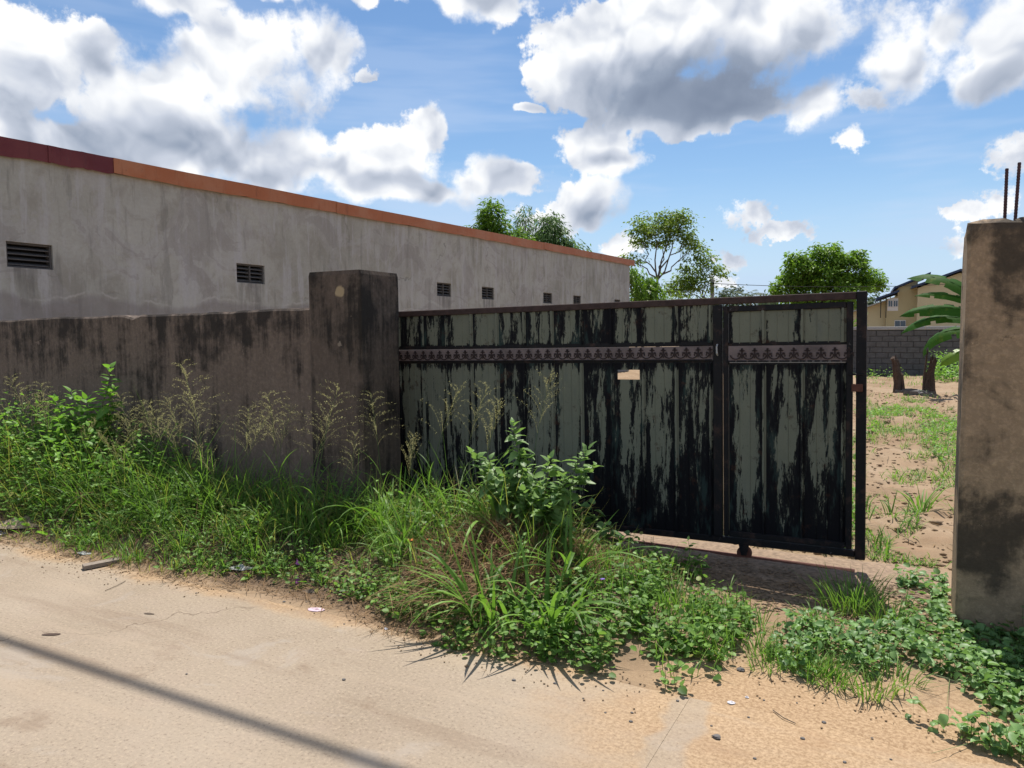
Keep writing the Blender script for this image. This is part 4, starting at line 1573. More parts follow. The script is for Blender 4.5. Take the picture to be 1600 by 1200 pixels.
tree('leafy_shrub_tree', 'bright green drooping-leaved tree hard by the far corner of the grey building', (-11.25, 33.6, 0), (-11.25, 33.6, 2.2),
     [((-11.15, 33.6, 3.55), (.62, .7, .62), 1100), ((-10.8, 33.8, 2.7), (.75, .7, .6), 1100), ((-11.9, 33.4, 4.25), (.5, .5, .35), 420)], 'mango', .26, T_LN, 18, .08, .2, .3, droop=.8)
for k, (x, y, z, w, hh, nn, lab) in enumerate([(-12.0, 38.5, 2.9, 1.3, 1.0, 1500, 'olive bush filling the gap under the airy tree'),
                                              (-10.3, 39.6, 2.7, 1.2, .9, 1400, 'olive bush between the airy tree and the utility pole'),
                                              (-13.6, 39.5, 3.4, 1.1, 1.0, 1200, 'bush under the airy tree half hidden by the building corner')]):
    tree('bush', lab, (x, y, 0), (x, y, 1.4), [((x, y, z), (w, w, hh), nn), ((x + .5, y + .3, z - 1.0), (w * 1.1, w, hh), nn)], 'airy' if k != 2 else 'round', .2, T_OV, 30 + k, .07, .24, .3)
for k, (x, y, z, w, hh, lab) in enumerate([(-26.8, 122.8, 6.4, 3.4, 2.4, 'hazy rounded tree far off beside the utility pole'), (-22.0, 124.0, 5.6, 3.6, 1.9, 'low hazy tree far off left of the coconut palms'),
                                          (-14.0, 120.0, 5.0, 3.6, 2.0, 'low far-off tree between the palms and the round tree'), (-5.5, 95.0, 4.0, 2.4, 1.6, 'small far tree seen between the gate end and the yellow house')]):
    tree('far_tree', lab, (x, y, 0), (x, y, 3), [((x, y, z), (w, w, hh), 1500), ((x, y, z - 2.2), (w * 1.1, w, hh), 900)], 'far', .5, T_OV, 40 + k, .2, .55, .3, 3, group='far-off trees')


def palm(label, base, h, seed, size=2.6):
    rs = np.random.RandomState(seed)
    rng = random.Random(seed)
    t = empty('coconut_palm', base, label, 'palm', 'far-off palms')
    b = Vector(base)
    top = b + Vector((rng.uniform(-.4, .4), 0, h))
    MB().tube(limb_pts(b, top, rng, 6, .03), [.17, .16, .15, .14, .13, .12, .11], 7).obj('trunk', 'bark', t)
    S = Soup()
    for k in range(15):
        a = k * 2.4 + rng.uniform(-.2, .2)
        e0 = rng.uniform(-.35, 1.1)
        L = size * rng.uniform(.8, 1.1)
        n = 22
        c = np.array(top)
        Pp, A, Pi = [], [], []
        for i in range(n):
            t_ = i / n
            e = e0 - 1.35 * t_
            c = c + np.array([math.cos(a) * math.cos(e), math.sin(a) * math.cos(e), math.sin(e)]) * L / n
            for s in (-1, 1):
                Pp.append(c.copy())
                A.append(a + s * 1.15)
                Pi.append(e - .55)
        m = len(Pp)
        sz = size * .26 * np.concatenate([[math.sin(math.pi * min(1, (i / n) * .9 + .1)) ** .5] * 2 for i in range(n)])
        S.add(*scatter(rs, leaf_template(.14, .1, .2, 'simple'), np.array(Pp), np.array(A), np.array(Pi), np.zeros(m), sz))
    S.obj('crown', 'far', t)


palm('coconut palm far off over the middle of the gate top', (-19.7, 103.7, 0), 6.0, 3)
palm('smaller coconut palm far off beside the other palm', (-19.3, 115.0, 0), 6.0, 4)
palm('coconut palm behind the yellow house next to the gate end post', (-4.2, 89.2, 0), 3.9, 5)


def banana_leaf_mesh(L, W, seed, arch=1.2, fold=.35, tears=4):
    """big blade with a midrib, drooping along its length, a few torn edges"""
    rng = random.Random(seed)
    n = 18
    mid = []
    x = z = 0.0
    e = 0.75
    for i in range(n + 1):
        mid.append((x, z))
        x += math.cos(e) * L / n
        z += math.sin(e) * L / n
        e -= arch / n * (0.6 + 0.9 * i / n)
    V, Fs = [], []
    for i in range(n + 1):
        t = i / n
        w = W * .5 * min(1, (t / .18) ** .7 if t > 0 else 0.02) * (1 - max(0, (t - .6) / .4) ** 2.4) + .004
        for s in (-1, -.5, 0, .5, 1):
            q = w * s * (1 + (rng.uniform(-.10, .03) if abs(s) == 1 else 0))
            V.append((mid[i][0], q, mid[i][1] - abs(s) * w * fold + rng.uniform(-.006, .006)))
    torn = set()
    for _ in range(tears):
        torn.add((rng.randrange(4, n - 2), rng.choice((0, 3))))
    for i in range(n):
        for s in range(4):
            if (i, s) in torn:
                continue
            k = i * 5 + s
            Fs.append((k, k + 1, k + 6, k + 5))
    m = MB().add(V, Fs)
    k = [(q[0], 0, q[1] - .012) for q in mid[::2]]
    m.tube(k, [.020 * (1 - .8 * i / len(k)) + .003 for i in range(len(k))], 5)
    return m


def build_banana():
    bx, by = 1.36, 21.0
    t = empty('banana_plant', (bx, by, 0), 'banana plant with broad arching leaves half hidden by the tan pillar', 'banana plant')
    m = MB()
    m.tube([(bx, by, -.05), (bx + .02, by, .6), (bx, by, 1.2), (bx - .02, by, 1.9)], [.13, .12, .10, .07], 10)
    m.obj('stem', 'stem', t, True)
    # azimuth (pi = towards the gate side), length, width, root z, initial pitch shift, material
    L = [(2.76, 2.0, .42, 2.20, .22, 1.35, 'banana'), (2.95, 1.6, .26, 2.10, .0, 1.1, 'banana'), (3.25, 2.0, .38, 1.90, -.10, 1.4, 'banana'), (3.05, 1.95, .40, 1.75, -.25, 1.5, 'banana'),
         (2.80, 1.85, .50, 1.60, -.40, 2.1, 'banana'), (3.5, 1.2, .32, 1.15, -.4, 1.8, 'banana_y'), (0.4, 1.6, .42, 2.1, .1, 1.3, 'banana'), (1.4, 1.5, .4, 2.2, .3, 1.2, 'banana'), (5.2, 1.4, .4, 2.0, .0, 1.3, 'banana'),
         (4.3, 1.0, .25, 2.3, .55, .7, 'banana_y')]
    for k, (a, ln, w, z, dp, ar, mm) in enumerate(L):
        me = banana_leaf_mesh(ln, w, k + 3, ar, .30 + .1 * (k % 3)).mesh('leaf', mm, True)
        o = bpy.data.objects.new('leaf', me)
        o.matrix_basis = Matrix.Translation((bx, by, z)) @ Matrix.Rotation(a, 4, 'Z') @ Matrix.Rotation(-dp, 4, 'Y') @ Matrix.Rotation((-.6 - .12 * (k % 3) if k < 6 else .2), 4, 'X')
        link(o, t)
    bx, by = -3.3, 44.5
    t = empty('banana_plant', (bx, by, 0), 'small yellowish banana plant showing over the block wall by the gate end', 'banana plant')
    MB().tube([(bx, by, -.05), (bx, by, 1.0), (bx + .05, by, 1.9)], [.10, .09, .05], 8).obj('stem', 'stem', t, True)
    for k, (a, ln, w, z, dp, ar, mm) in enumerate([(.5, 1.3, .34, 1.8, .3, 1.0, 'banana_y'), (2.9, 1.2, .34, 1.8, .2, 1.4, 'banana'), (1.6, 1.0, .3, 1.9, .4, .8, 'banana_y'), (5.9, 1.1, .3, 1.7, .0, 1.4, 'banana_y'), (3.8, 1.0, .3, 1.7, .1, 1.5, 'banana')]):
        o = bpy.data.objects.new('leaf', banana_leaf_mesh(ln, w, k + 30, ar).mesh('leaf', mm, True))
        o.matrix_basis = Matrix.Translation((bx, by, z)) @ Matrix.Rotation(a, 4, 'Z') @ Matrix.Rotation(-dp, 4, 'Y')
        link(o, t)


build_banana()

# utility pole beyond the plot and its wire
up = empty('utility_pole', (-10.24, 42.55, 0), 'short grey concrete utility pole among the trees behind the gate', 'pole')
MB().prism([(-10.33, 42.46, 0), (-10.15, 42.46, 0), (-10.15, 42.64, 0), (-10.33, 42.64, 0)], (0, 0, 4.5)).obj('shaft', 'pole', up)
MB().cbox(-10.28, -10.10, 42.40, 42.45, 4.22, 4.32, .01).obj('wire_bracket', 'cable', up)
pts = []
for i in range(25):
    t_ = i / 24
    pts.append((-10.2 + t_ * 20.0, 42.4 + t_ * 18.0, 4.27 - 2.0 * t_ * (1 - t_) * 1.0 + 1.0 * t_))
tag(MB().tube(pts, .016, 5).obj('overhead_wire', 'cable'), 'thin overhead wire running from the concrete pole past the round tree', 'wire')

# the power cable over the road that throws the long shadow, and its two poles
cz = 7.6
cy = 2.13 + cz / math.tan(SUN_EL) * SUN_H.y
pts = []
for i in range(41):
    t_ = i / 40
    pts.append((-28 + 56 * t_, cy, cz + 0.5 * (2 * t_ - 1) ** 2))
tag(MB().tube(pts, .030, 8).obj('power_cable', 'cable'), 'black bundled power cable high above the roadside casting a line of shadow', 'cable')
for x in (-28.0, 28.0):
    q = empty('power_pole', (x, cy, 0), 'tall concrete pole carrying the roadside power cable, ' + ('up the road' if x < 0 else 'down the road'), 'pole', 'poles of the power cable')
    MB().tube([(x, cy + .16, -.2), (x, cy + .16, 8.8)], [.15, .09], 10).obj('shaft', 'pole', q, True)
    MB().cbox(x - .05, x + .05, cy - .03, cy + .12, cz + .46, cz + .56, .008).obj('cable_clamp', 'cable', q)


# ------------------------------------------------------------ burnt stumps and ash
def stump(x, y, h, lean, label, seed, split):
    rng = random.Random(seed)
    s = empty('tree_stump', (x, y, 0), label, 'stump', 'burnt stumps on the sandy plot')
    z0 = float(ground_z(x, y)) - .1
    m = MB()
    n = 16
    zs = [0, .12, .25, .42, .6, .78, .92, 1.0]
    V, Fs = [], []
    for j, t_ in enumerate(zs):
        r = .098 - .026 * t_ + (.05 * (1 - t_ / .15) if t_ < .15 else 0)
        for i in range(n):
            a = 2 * math.pi * i / n
            rr = r * (1 + .75 * nz(i * 1.3 + seed, t_ * 5, seed) + .25 * math.sin(3 * a + seed + t_))
            zz = z0 + h * t_ + (.30 * nz(i * 1.7, seed, 5) if j == len(zs) - 1 else 0)
            V.append((x + lean * h * t_ + .03 * math.sin(t_ * 5 + seed) + rr * math.cos(a), y + rr * math.sin(a), zz))
    for j in range(len(zs) - 1):
        for i in range(n):
            a, b = j * n + i, j * n + (i + 1) % n
            Fs.append((a, b, b + n, a + n))
    Fs.append(tuple(range((len(zs) - 1) * n, len(zs) * n)))
    m.add(V, Fs)
    m.obj('trunk', 'bark_dark', s)
    m = MB()
    dx_ = -.15 if split else .12
    m.tube([(x + dx_, y - .05, z0), (x + dx_ + lean * h * .5, y - .06, z0 + h * .55), (x + dx_ + lean * h + .05, y - .03, z0 + h * (1.25 if split else .6))], [.035, .03, .015], 6)
    m.obj('side_shoot', 'bark_dark', s)


stump(-.40, 21.4, 1.02, -.14, 'burnt stump leaning towards the gate on the sandy plot', 5, False)
stump(.28, 21.6, .98, .02, 'split charred stump standing upright on the sandy plot beside the ash', 9, True)
rs = np.random.RandomState(77)
mb = MB()
for k in range(60):
    a, r = rs.uniform(0, 6.28), rs.uniform(0, 1) ** .5
    x, y = -.05 + .42 * r * math.cos(a), 21.2 + .55 * r * math.sin(a)
    z = float(ground_z(x, y))
    s = rs.uniform(.03, .09)
    mb.box(x - s, x + s, y - s * .7, y + s * .7, z - .02, z + s * .8, jit=s * .5, rng=random.Random(k))
o = mb.obj('ash_heap', 'ash')
tag(o, 'heap of pale ash and charred bits between the two stumps', 'ash', kind='stuff')


# =====================================================================
#  undergrowth
# =====================================================================
def zg(P_):
    return ground_z(P_[:, 0], P_[:, 1])


def pts_in(rs, n, x0, x1, back, edge_off=0.05, power=1.0):
    """random ground points on the verge between road edge and a back line"""
    x = rs.uniform(x0, x1, n)
    e = edge_y(x) + edge_off + 0.10 * (vnoise(x * 5, x * 0 + .3, 9) - .5)
    b = back(x)
    y = e + (b - e) * rs.uniform(0, 1, n) ** power
    P_ = np.stack([x, y, np.zeros(n)], 1)
    P_[:, 2] = zg(P_)
    return P_, (y - e) / np.maximum(.05, b - e)


def back_line(x):
    # wall face, then a line slanting across the front of the gate
    return np.interp(x, [-30, -4.35, -4.33, -3.79, -3.75, -2.6, -2.0, -1.45, -1.0, -.72, -.68], [4.42, 4.42, 4.42, 4.42, 4.9, 4.95, 4.9, 4.7, 4.5, 4.15, 3.85])


def hmax(x, d):
    """how tall the growth is: x along the verge, d 0 at the road .. 1 at the back"""
    top = np.interp(x, [-30, -9, -7.3, -6.3, -5.6, -4.8, -4.2, -3.4, -2.9, -2.4, -2.1, -1.6, -1.0, -.7], [.85, .95, 1.02, .92, .66, .50, .50, .52, .58, .60, .46, .22, .17, .14])
    return top * (0.10 + 0.90 * sstep(d, 0.0, 0.75))


rs = np.random.RandomState(1)
# --- grass in tufts, longer towards the wall
S = Soup()


def tufts(nt, x0, x1, off, power, per, W, hs=(.45, 1.1), spread=.05, nseg=6, keepfn=None):
    C, dd = pts_in(rs, nt, x0, x1, back_line, off, power)
    for p, dq in zip(C, dd):
        if keepfn is not None and rs.uniform() > keepfn(p[0], p[1]):
            continue
        n = rs.randint(per[0], per[1])
        hh = float(hmax(p[0], dq)) * rs.uniform(*hs) + .07
        a = rs.uniform(0, 6.28, n)
        r = spread * rs.uniform(0, 1, n) ** .5
        Q = np.stack([p[0] + r * np.cos(a), p[1] + r * np.sin(a), np.full(n, p[2])], 1)
        Q[:, 2] = ground_z(Q[:, 0], Q[:, 1])
        L = hh * rs.uniform(.5, 1.25, n)
        S.add(*blades(rs, Q, a + rs.normal(0, .5, n), L, rs.uniform(W[0], W[1], n), rs.uniform(.03, .55, n), rs.uniform(.3, 2.1, n), nseg))


heap = lambda x, y: 1 - .92 * math.exp(-(((x + 2.30) / .62) ** 2 + ((y - 4.1) / .50) ** 2))
tufts(175, -5.6, -2.0, .12, .8, (10, 24), (.0045, .010), keepfn=heap)
tufts(50, -9.6, -5.6, .12, .8, (8, 18), (.005, .010))
tufts(130, -5.8, -2.4, .13, 1.2, (10, 22), (.004, .008), (.5, 1.4), keepfn=heap)
tufts(70, -9.6, -5.6, .15, 1.3, (10, 22), (.004, .008), (.4, 1.2))
P_, d = pts_in(rs, 1500, -2.1, -.74, back_line, .08, 1.0)
P_ = P_[fbm(P_[:, 0] * 5, P_[:, 1] * 5, 91) > .47]
d = rs.uniform(.3, 1, len(P_))
h = hmax(P_[:, 0], d) * rs.uniform(.4, 1.0, len(P_))
S.add(*blades(rs, P_, rs.uniform(0, 6.28, len(P_)), h + .06, rs.uniform(.004, .008, len(P_)), rs.uniform(.02, .5, len(P_)), rs.uniform(.2, 1.6, len(P_)), 4))
# bright tufts at the edge of the driveway
for (cx, cy_, n, ln, sp) in [(-.98, 3.85, 90, .20, .13), (-.68, 3.95, 50, .12, .10), (-.64, 3.78, 50, .10, .10), (-.72, 4.10, 45, .12, .09), (-.58, 3.62, 40, .09, .09), (-1.15, 4.05, 110, .24, .15), (-.86, 3.62, 40, .16, .08), (-.50, 3.74, 90, .12, .10), (-.40, 3.64, 90, .11, .10), (-.30, 3.60, 80, .12, .10),
                             (-.30, 4.62, 240, .22, .17), (-.12, 4.42, 110, .18, .12), (-.45, 4.22, 50, .14, .1), (-.62, 3.72, 30, .09, .08), (-.14, 3.56, 60, .12, .09), (-.36, 3.75, 80, .10, .12), (-.05, 3.7, 60, .12, .12)]:
    a = rs.uniform(0, 6.28, n)
    r = sp * rs.uniform(0, 1, n) ** .6
    Q = np.stack([cx + r * np.cos(a), cy_ + r * np.sin(a), np.zeros(n)], 1)
    Q[:, 2] = zg(Q)
    S.add(*blades(rs, Q, a + rs.normal(0, .6, n), ln * rs.uniform(.5, 1.2, n), rs.uniform(.0035, .007, n), rs.uniform(.1, .6, n), rs.uniform(.2, 1.5, n), 4))
tag(S.obj('verge_grass', 'grass'), 'rank green grass growing along the foot of the wall and gate', 'grass', kind='stuff')

S = Soup()
P_, d = pts_in(rs, 2400, -9.5, -1.6, back_line, .02, 1.0)
h = hmax(P_[:, 0], d) * rs.uniform(.3, 1.0, len(P_))
S.add(*blades(rs, P_, rs.uniform(0, 6.28, len(P_)), h * 1.1 + .05, rs.uniform(.003, .006, len(P_)), rs.uniform(.05, .7, len(P_)), rs.uniform(.2, 1.7, len(P_)), 4))
tag(S.obj('pale_grass', 'grass_y'), 'thin yellowing grass mixed through the green verge', 'grass', kind='stuff')


# --- leafy weeds: stems with alternate leaves
def weeds(rs, P_, H, leaf, T, step, S_leaf, S_stem, spread=.25, up=.2):
    for p, hh in zip(P_, H):
        a0 = rs.uniform(0, 6.28)
        lean = rs.uniform(0, spread)
        n = max(2, int(hh / step))
        t_ = (np.arange(n) + rs.uniform(.3, .9)) / n
        dx_ = np.array([math.cos(a0), math.sin(a0)]) * math.sin(lean)
        Q = np.stack([p[0] + dx_[0] * hh * t_ ** 1.3, p[1] + dx_[1] * hh * t_ ** 1.3, p[2] + hh * t_ * math.cos(lean)], 1)
        a = a0 + np.arange(n) * 2.4 + rs.normal(0, .3, n)
        Q = Q + np.stack([np.cos(a), np.sin(a), np.zeros(n)], 1) * leaf * .35
        sz = leaf * rs.uniform(.65, 1.2, n) * (1.05 - .35 * t_)
        S_leaf.add(*scatter(rs, T, Q, a, rs.normal(up, .35, n), rs.normal(0, .35, n), sz))
    m = len(P_)
    S_stem.add(*blades(rs, P_, rs.uniform(0, 6.28, m), np.asarray(H), np.full(m, .004), rs.uniform(0, .2, m), rs.uniform(0, .3, m), 3, flat=True))


def thin(P_, d, seed, thr, f=3.0):
    k = fbm(P_[:, 0] * f, P_[:, 1] * f, seed) > thr
    k &= np.array([rs.uniform() < heap(x_, y_) + .1 for x_, y_ in P_[:, :2]])
    return P_[k], d[k]


SL, SSt = Soup(), Soup()
P_, d = thin(*pts_in(rs, 2300, -9.6, -2.0, back_line, .13, 1.05), 95, .46)
H_ = hmax(P_[:, 0], d) * rs.uniform(.25, .85, len(P_)) + .05
weeds(rs, P_, H_, .046, T_OV3, .036, SL, SSt, .6)
P_, d = thin(*pts_in(rs, 1150, -2.6, -.76, back_line, .0, 1.0), 96, .48, 4.5)
H_ = rs.uniform(.04, .15, len(P_)) + .10 * np.exp(-((P_[:, 0] + 1.35) / .4) ** 2) * rs.uniform(0, 1, len(P_))
weeds(rs, P_, H_, .044, T_RD3, .026, SL, SSt, .7)
P_, d = thin(*pts_in(rs, 330, -2.4, -.9, lambda x: edge_y(x) + .45, -.03, 1.0), 97, .40, 5.0)
weeds(rs, P_, rs.uniform(.05, .15, len(P_)), .038, T_RD3, .022, SL, SSt, .8)
P_, d = thin(*pts_in(rs, 420, -4.4, -2.3, lambda x: edge_y(x) + .45, .05, 1.0), 98, .45, 4.0)
weeds(rs, P_, rs.uniform(.05, .18, len(P_)), .046, T_OV3, .026, SL, SSt, .8)
tag(SL.obj('low_weeds', 'leaf'), 'low small-leaved weeds crowding the roadside verge', 'weeds', kind='stuff')
SB = Soup()
P_, d = pts_in(rs, 760, -9.6, -5.4, back_line, .18, .95)
H_ = hmax(P_[:, 0], d) * rs.uniform(.45, 1.0, len(P_))
weeds(rs, P_, H_, .082, T_OV3, .055, SB, SSt, .5)
P_, d = pts_in(rs, 190, -5.4, -2.4, back_line, .1, 1.0)
H_ = hmax(P_[:, 0], d) * rs.uniform(.25, .7, len(P_))
weeds(rs, P_, H_, .075, T_OV3, .06, SB, SSt, .45)
tag(SB.obj('broadleaf_weeds', 'leaf_b'), 'bright broad-leaved weeds massed at the uphill end of the wall', 'weeds', kind='stuff')
tag(SSt.obj('weed_stems', 'stem'), 'thin stems under the roadside weeds', 'weeds', kind='stuff')

# --- dry straw: the cut heap, hanging dead blades and litter along the edge
S = Soup()
n = 5200
a = rs.uniform(0, 6.28, n)
r = rs.uniform(0, 1, n) ** .6
Q = np.stack([-2.30 + .62 * r * np.cos(a), 4.10 + .50 * r * np.sin(a), np.zeros(n)], 1)
Q[:, 2] = zg(Q) + rs.uniform(0, .14, n) * (1 - r)
S.add(*blades(rs, Q, rs.uniform(0, 6.28, n), rs.uniform(.08, .26, n), rs.uniform(.002, .005, n), rs.uniform(.9, 1.7, n), rs.uniform(-.5, .8, n), 3))
n = 900
Q = np.stack([rs.uniform(-2.0, -1.25, n), rs.uniform(4.3, 5.0, n), np.zeros(n)], 1)
Q[:, 2] = zg(Q) + rs.uniform(0, .05, n)
S.add(*blades(rs, Q, rs.uniform(0, 6.28, n), rs.uniform(.06, .2, n), rs.uniform(.002, .004, n), rs.uniform(1.0, 1.7, n), rs.uniform(-.4, .5, n), 3))
n = 320
Q = np.stack([rs.uniform(-2.6, -1.95, n), rs.uniform(3.3, 3.75, n), np.zeros(n)], 1)
Q[:, 2] = zg(Q) + rs.uniform(.02, .16, n)
S.add(*blades(rs, Q, rs.normal(-1.9, .6, n), rs.uniform(.12, .34, n), rs.uniform(.002, .005, n), rs.uniform(.8, 1.5, n), rs.uniform(.3, 1.2, n), 4))
P_, d = pts_in(rs, 5200, -7.5, -1.6, lambda x: edge_y(x) + .55, -.12, 1.2)
P_[:, 2] += .006
n = len(P_)
S.add(*blades(rs, P_, rs.uniform(0, 6.28, n), rs.uniform(.03, .14, n), rs.uniform(.0018, .004, n), rs.uniform(1.2, 1.65, n), rs.uniform(-.4, .2, n), 3))
P_, d = pts_in(rs, 1100, -8.5, -1.9, back_line, .1, .9)
h = hmax(P_[:, 0], d) * rs.uniform(.35, 1.05, len(P_)) + .05
n = len(P_)
S.add(*blades(rs, P_, rs.uniform(0, 6.28, n), h, rs.uniform(.002, .006, n), rs.uniform(.1, .9, n), rs.uniform(.3, 2.2, n), 6))
tag(S.obj('dry_straw', 'straw'), 'brown dead grass heaped and strewn in front of the gate', 'straw', kind='stuff')

# crumbs of soil and leaf litter on the road edge
n = 1000
x = rs.uniform(-6.8, .2, n)
y = edge_y(x) - np.abs(rs.normal(0, .14, n)) + .08
s = rs.uniform(.002, .007, n) * np.where(rs.uniform(0, 1, n) > .95, 2.0, 1.0)
oc = np.array([[1, 0, 0], [0, 1, 0], [-1, 0, 0], [0, -1, 0], [0, 0, 1], [0, 0, -1]], float)
of = np.array([[0, 1, 4], [1, 2, 4], [2, 3, 4], [3, 0, 4], [1, 0, 5], [2, 1, 5], [3, 2, 5], [0, 3, 5]])
V = oc[None] * s[:, None, None] * rs.uniform(.6, 1.4, (n, 6, 1)) * np.array([1, 1, .55]) + np.stack([x, y, np.full(n, .004)], 1)[:, None]
Fq = (of[None] + (np.arange(n) * 6)[:, None, None]).reshape(-1, 3)
tag(np_obj('soil_crumbs', V.reshape(-1, 3), Fq, 'soil'), 'crumbs of soil and grit along the road edge', 'grit', kind='stuff')


# --- individual tall seeding grasses
def make_panicle(seed, h, open_=1.0, nb=13, lean=.12):
    rs_ = np.random.RandomState(seed)
    A = Soup()
    a0 = rs_.uniform(0, 6.28)
    n = 10
    c = np.zeros(3)
    path = [c.copy()]
    for i in range(n):
        th = lean + .35 * (i / n) ** 2
        c = c + h / n * np.array([math.cos(a0) * math.sin(th), math.sin(a0) * math.sin(th), math.cos(th)])
        path.append(c.copy())
    cul = MB().tube([tuple(p) for p in path], [.0032 - .0021 * i / n for i in range(n + 1)], 4)
    path = np.array(path)
    start = .62
    B, S_ = Soup(), Soup()
    for k in range(nb):
        t_ = start + (1 - start) * (k / nb)
        i = min(n - 1, int(t_ * n))
        p = path[i] + (path[i + 1] - path[i]) * (t_ * n - i)
        az_ = k * 2.4 + rs_.normal(0, .4)
        L_ = h * .25 * (1.15 - .8 * k / nb) * rs_.uniform(.7, 1.1)
        B.add(*blades(rs_, p[None], np.array([az_]), np.array([L_]), np.array([.0017]), np.array([.40 * open_]), np.array([1.35 * open_]), 6, flat=True))
        # spikelets along the branch
        m_ = 22
        tt = rs_.uniform(.25, 1.0, m_)
        th = .40 * open_ + .62 * open_ * tt
        Q = p + np.stack([np.cos(az_) * np.sin(th) * L_ * tt, np.sin(az_) * np.sin(th) * L_ * tt, np.cos(th) * L_ * tt], 1) + rs_.normal(0, .003, (m_, 3))
        S_.add(*scatter(rs_, leaf_template(.42, .1, 0, 'simple'), Q, rs_.uniform(0, 6.28, m_), rs_.uniform(-1.2, .6, m_), rs_.uniform(-1, 1, m_), rs_.uniform(.007, .012, m_)))
    V1, F1, R1 = B.get()
    V2, F2, R2 = S_.get()
    head = Soup()
    head.add(V1, F1, R1)
    head.add(V2, F2, R2)
    V, Fq, R = head.get()
    lvs = []
    for k in range(3):
        A1 = blades(rs_, path[[(1, 3, 4)[k]]], rs_.uniform(0, 6.28, 1), rs_.uniform(.2, .34, 1), np.full(1, .008), rs_.uniform(.2, .5, 1), rs_.uniform(.9, 1.8, 1), 6)
        lvs.append(np_mesh('leaf_blade', A1[0], A1[1], 'grass', A1[2]))
    hd = np_mesh('seed_head', V, Fq, 'seed', R)
    return [('culm', cul.mesh('culm', 'stem')), ('seed_head', hd)] + [('leaf_blade', q) for q in lvs]


PAN = [make_panicle(k, 1.0, [1.0, .7, 1.2, .45, .9][k], [22, 18, 26, 20, 18][k], [.10, .22, .06, .3, .16][k]) for k in range(5)]
TALL = [(-6.9, 4.3, .95, 2, 'wall'), (-5.85, 4.38, 1.0, 2, 'wall'), (-5.38, 4.3, .98, 0, 'wall'), (-4.55, 4.35, .95, 2, 'wall'), (-4.9, 4.2, .9, 4, 'wall'), (-7.25, 4.35, 1.12, 0, 'wall'), (-7.6, 4.3, 1.0, 4, 'wall'), (-7.05, 4.42, 1.05, 2, 'wall'), (-6.1, 4.42, .98, 1, 'wall'), (-5.75, 4.30, .85, 0, 'wall'), (-5.5, 4.42, .95, 2, 'wall'), (-5.2, 4.40, 1.0, 4, 'wall'),
        (-5.35, 4.1, .8, 3, 'wall'), (-5.05, 4.45, 1.28, 0, 'wall'), (-4.95, 4.3, 1.05, 2, 'wall'), (-4.7, 4.35, .92, 1, 'wall'), (-6.45, 4.2, .8, 3, 'wall'), (-5.62, 4.05, .72, 4, 'wall'),
        (-4.28, 4.38, .95, 0, 'pillar'), (-4.08, 4.30, 1.08, 2, 'pillar'), (-3.88, 4.25, .90, 4, 'pillar'), (-3.72, 4.20, 1.15, 0, 'pillar'), (-4.35, 4.1, .8, 1, 'pillar'),
        (-3.5, 4.5, 1.05, 2, 'gate'), (-3.25, 4.6, 1.12, 1, 'gate'), (-2.95, 4.6, 1.1, 4, 'gate'), (-2.72, 4.5, 1.02, 3, 'gate'), (-2.30, 4.45, 1.10, 1, 'gate'), (-3.1, 4.2, .85, 3, 'gate'), (-3.45, 4.1, .8, 0, 'gate')]
ORD = ['first', 'second', 'third', 'fourth', 'fifth', 'sixth', 'seventh', 'eighth', 'ninth', 'tenth', 'eleventh', 'twelfth', 'thirteenth', 'fourteenth', 'fifteenth', 'sixteenth', 'seventeenth', 'eighteenth']
TXT = {'wall': '%s seeding grass stalk along the stained wall, counted from the blackened pillar', 'pillar': '%s seeding grass stalk before the blackened pillar, counted from the gate',
       'gate': '%s seeding grass stalk before the peeling gate, counted from the blackened pillar'}
GRP = {'wall': 'tall seeding grasses along the wall', 'pillar': 'tall seeding grasses before the pillar', 'gate': 'tall seeding grasses before the gate'}


def view_x(q):              # order in which they stand from left to right
    d = Matrix.Rotation(-YAW, 3, 'Z') @ Vector((q[0], q[1] - {'wall': .30, 'pillar': .32, 'gate': .05}[q[4]], 0))
    return d.x / d.y


rng = random.Random(12)
for w in ('wall', 'pillar', 'gate'):
    row = sorted([q for q in TALL if q[4] == w], key=view_x, reverse=(w != 'gate'))
    for i, (x, y, h, k, _) in enumerate(row):
        y -= {'wall': .30, 'pillar': .32, 'gate': .05}[w]
        z = float(ground_z(x, y))
        t = empty('seeding_grass', (x, y, z), TXT[w] % ORD[i], 'grass', GRP[w])
        M = Matrix.Translation((x, y, z)) @ Matrix.Rotation(rng.uniform(0, 6.28), 4, 'Z') @ Matrix.Rotation(rng.uniform(-.14, .14), 4, 'X') @ Matrix.Scale(h, 4)
        for nm, me in PAN[k]:
            o = bpy.data.objects.new(nm, me)
            o.matrix_basis = M
            link(o, t)


# --- large-bladed grass clumps: each blade its own piece
def blade_mesh(seed, L, W, lean, curl):
    rs_ = np.random.RandomState(seed)
    n = 9
    V, Fs = [], []
    c = np.zeros(3)
    for i in range(n + 1):
        t_ = i / n
        w = W * .5 * (max(0, 1 - t_ ** 2.4) ** .9) * (.6 + .4 * min(1, t_ * 4)) + .0004
        V += [(c[0], -w, c[2] + w * .35), (c[0], 0, c[2]), (c[0], w, c[2] + w * .35)]
        th = lean + curl * t_
        c = c + L / n * np.array([math.sin(th), 0, math.cos(th)])
    for i in range(n):
        k = i * 3
        Fs += [(k, k + 1, k + 4, k + 3), (k + 1, k + 2, k + 5, k + 4)]
    V = np.array(V)
    me = np_mesh('blade', V, np.array(Fs), 'grass', np.full(len(V), rs_.uniform(0, 1)), True)
    return me


BL = [blade_mesh(k, .52, .017 + .006 * (k % 3), .10 + .13 * (k % 5), .5 + .36 * (k % 7)) for k in range(14)]


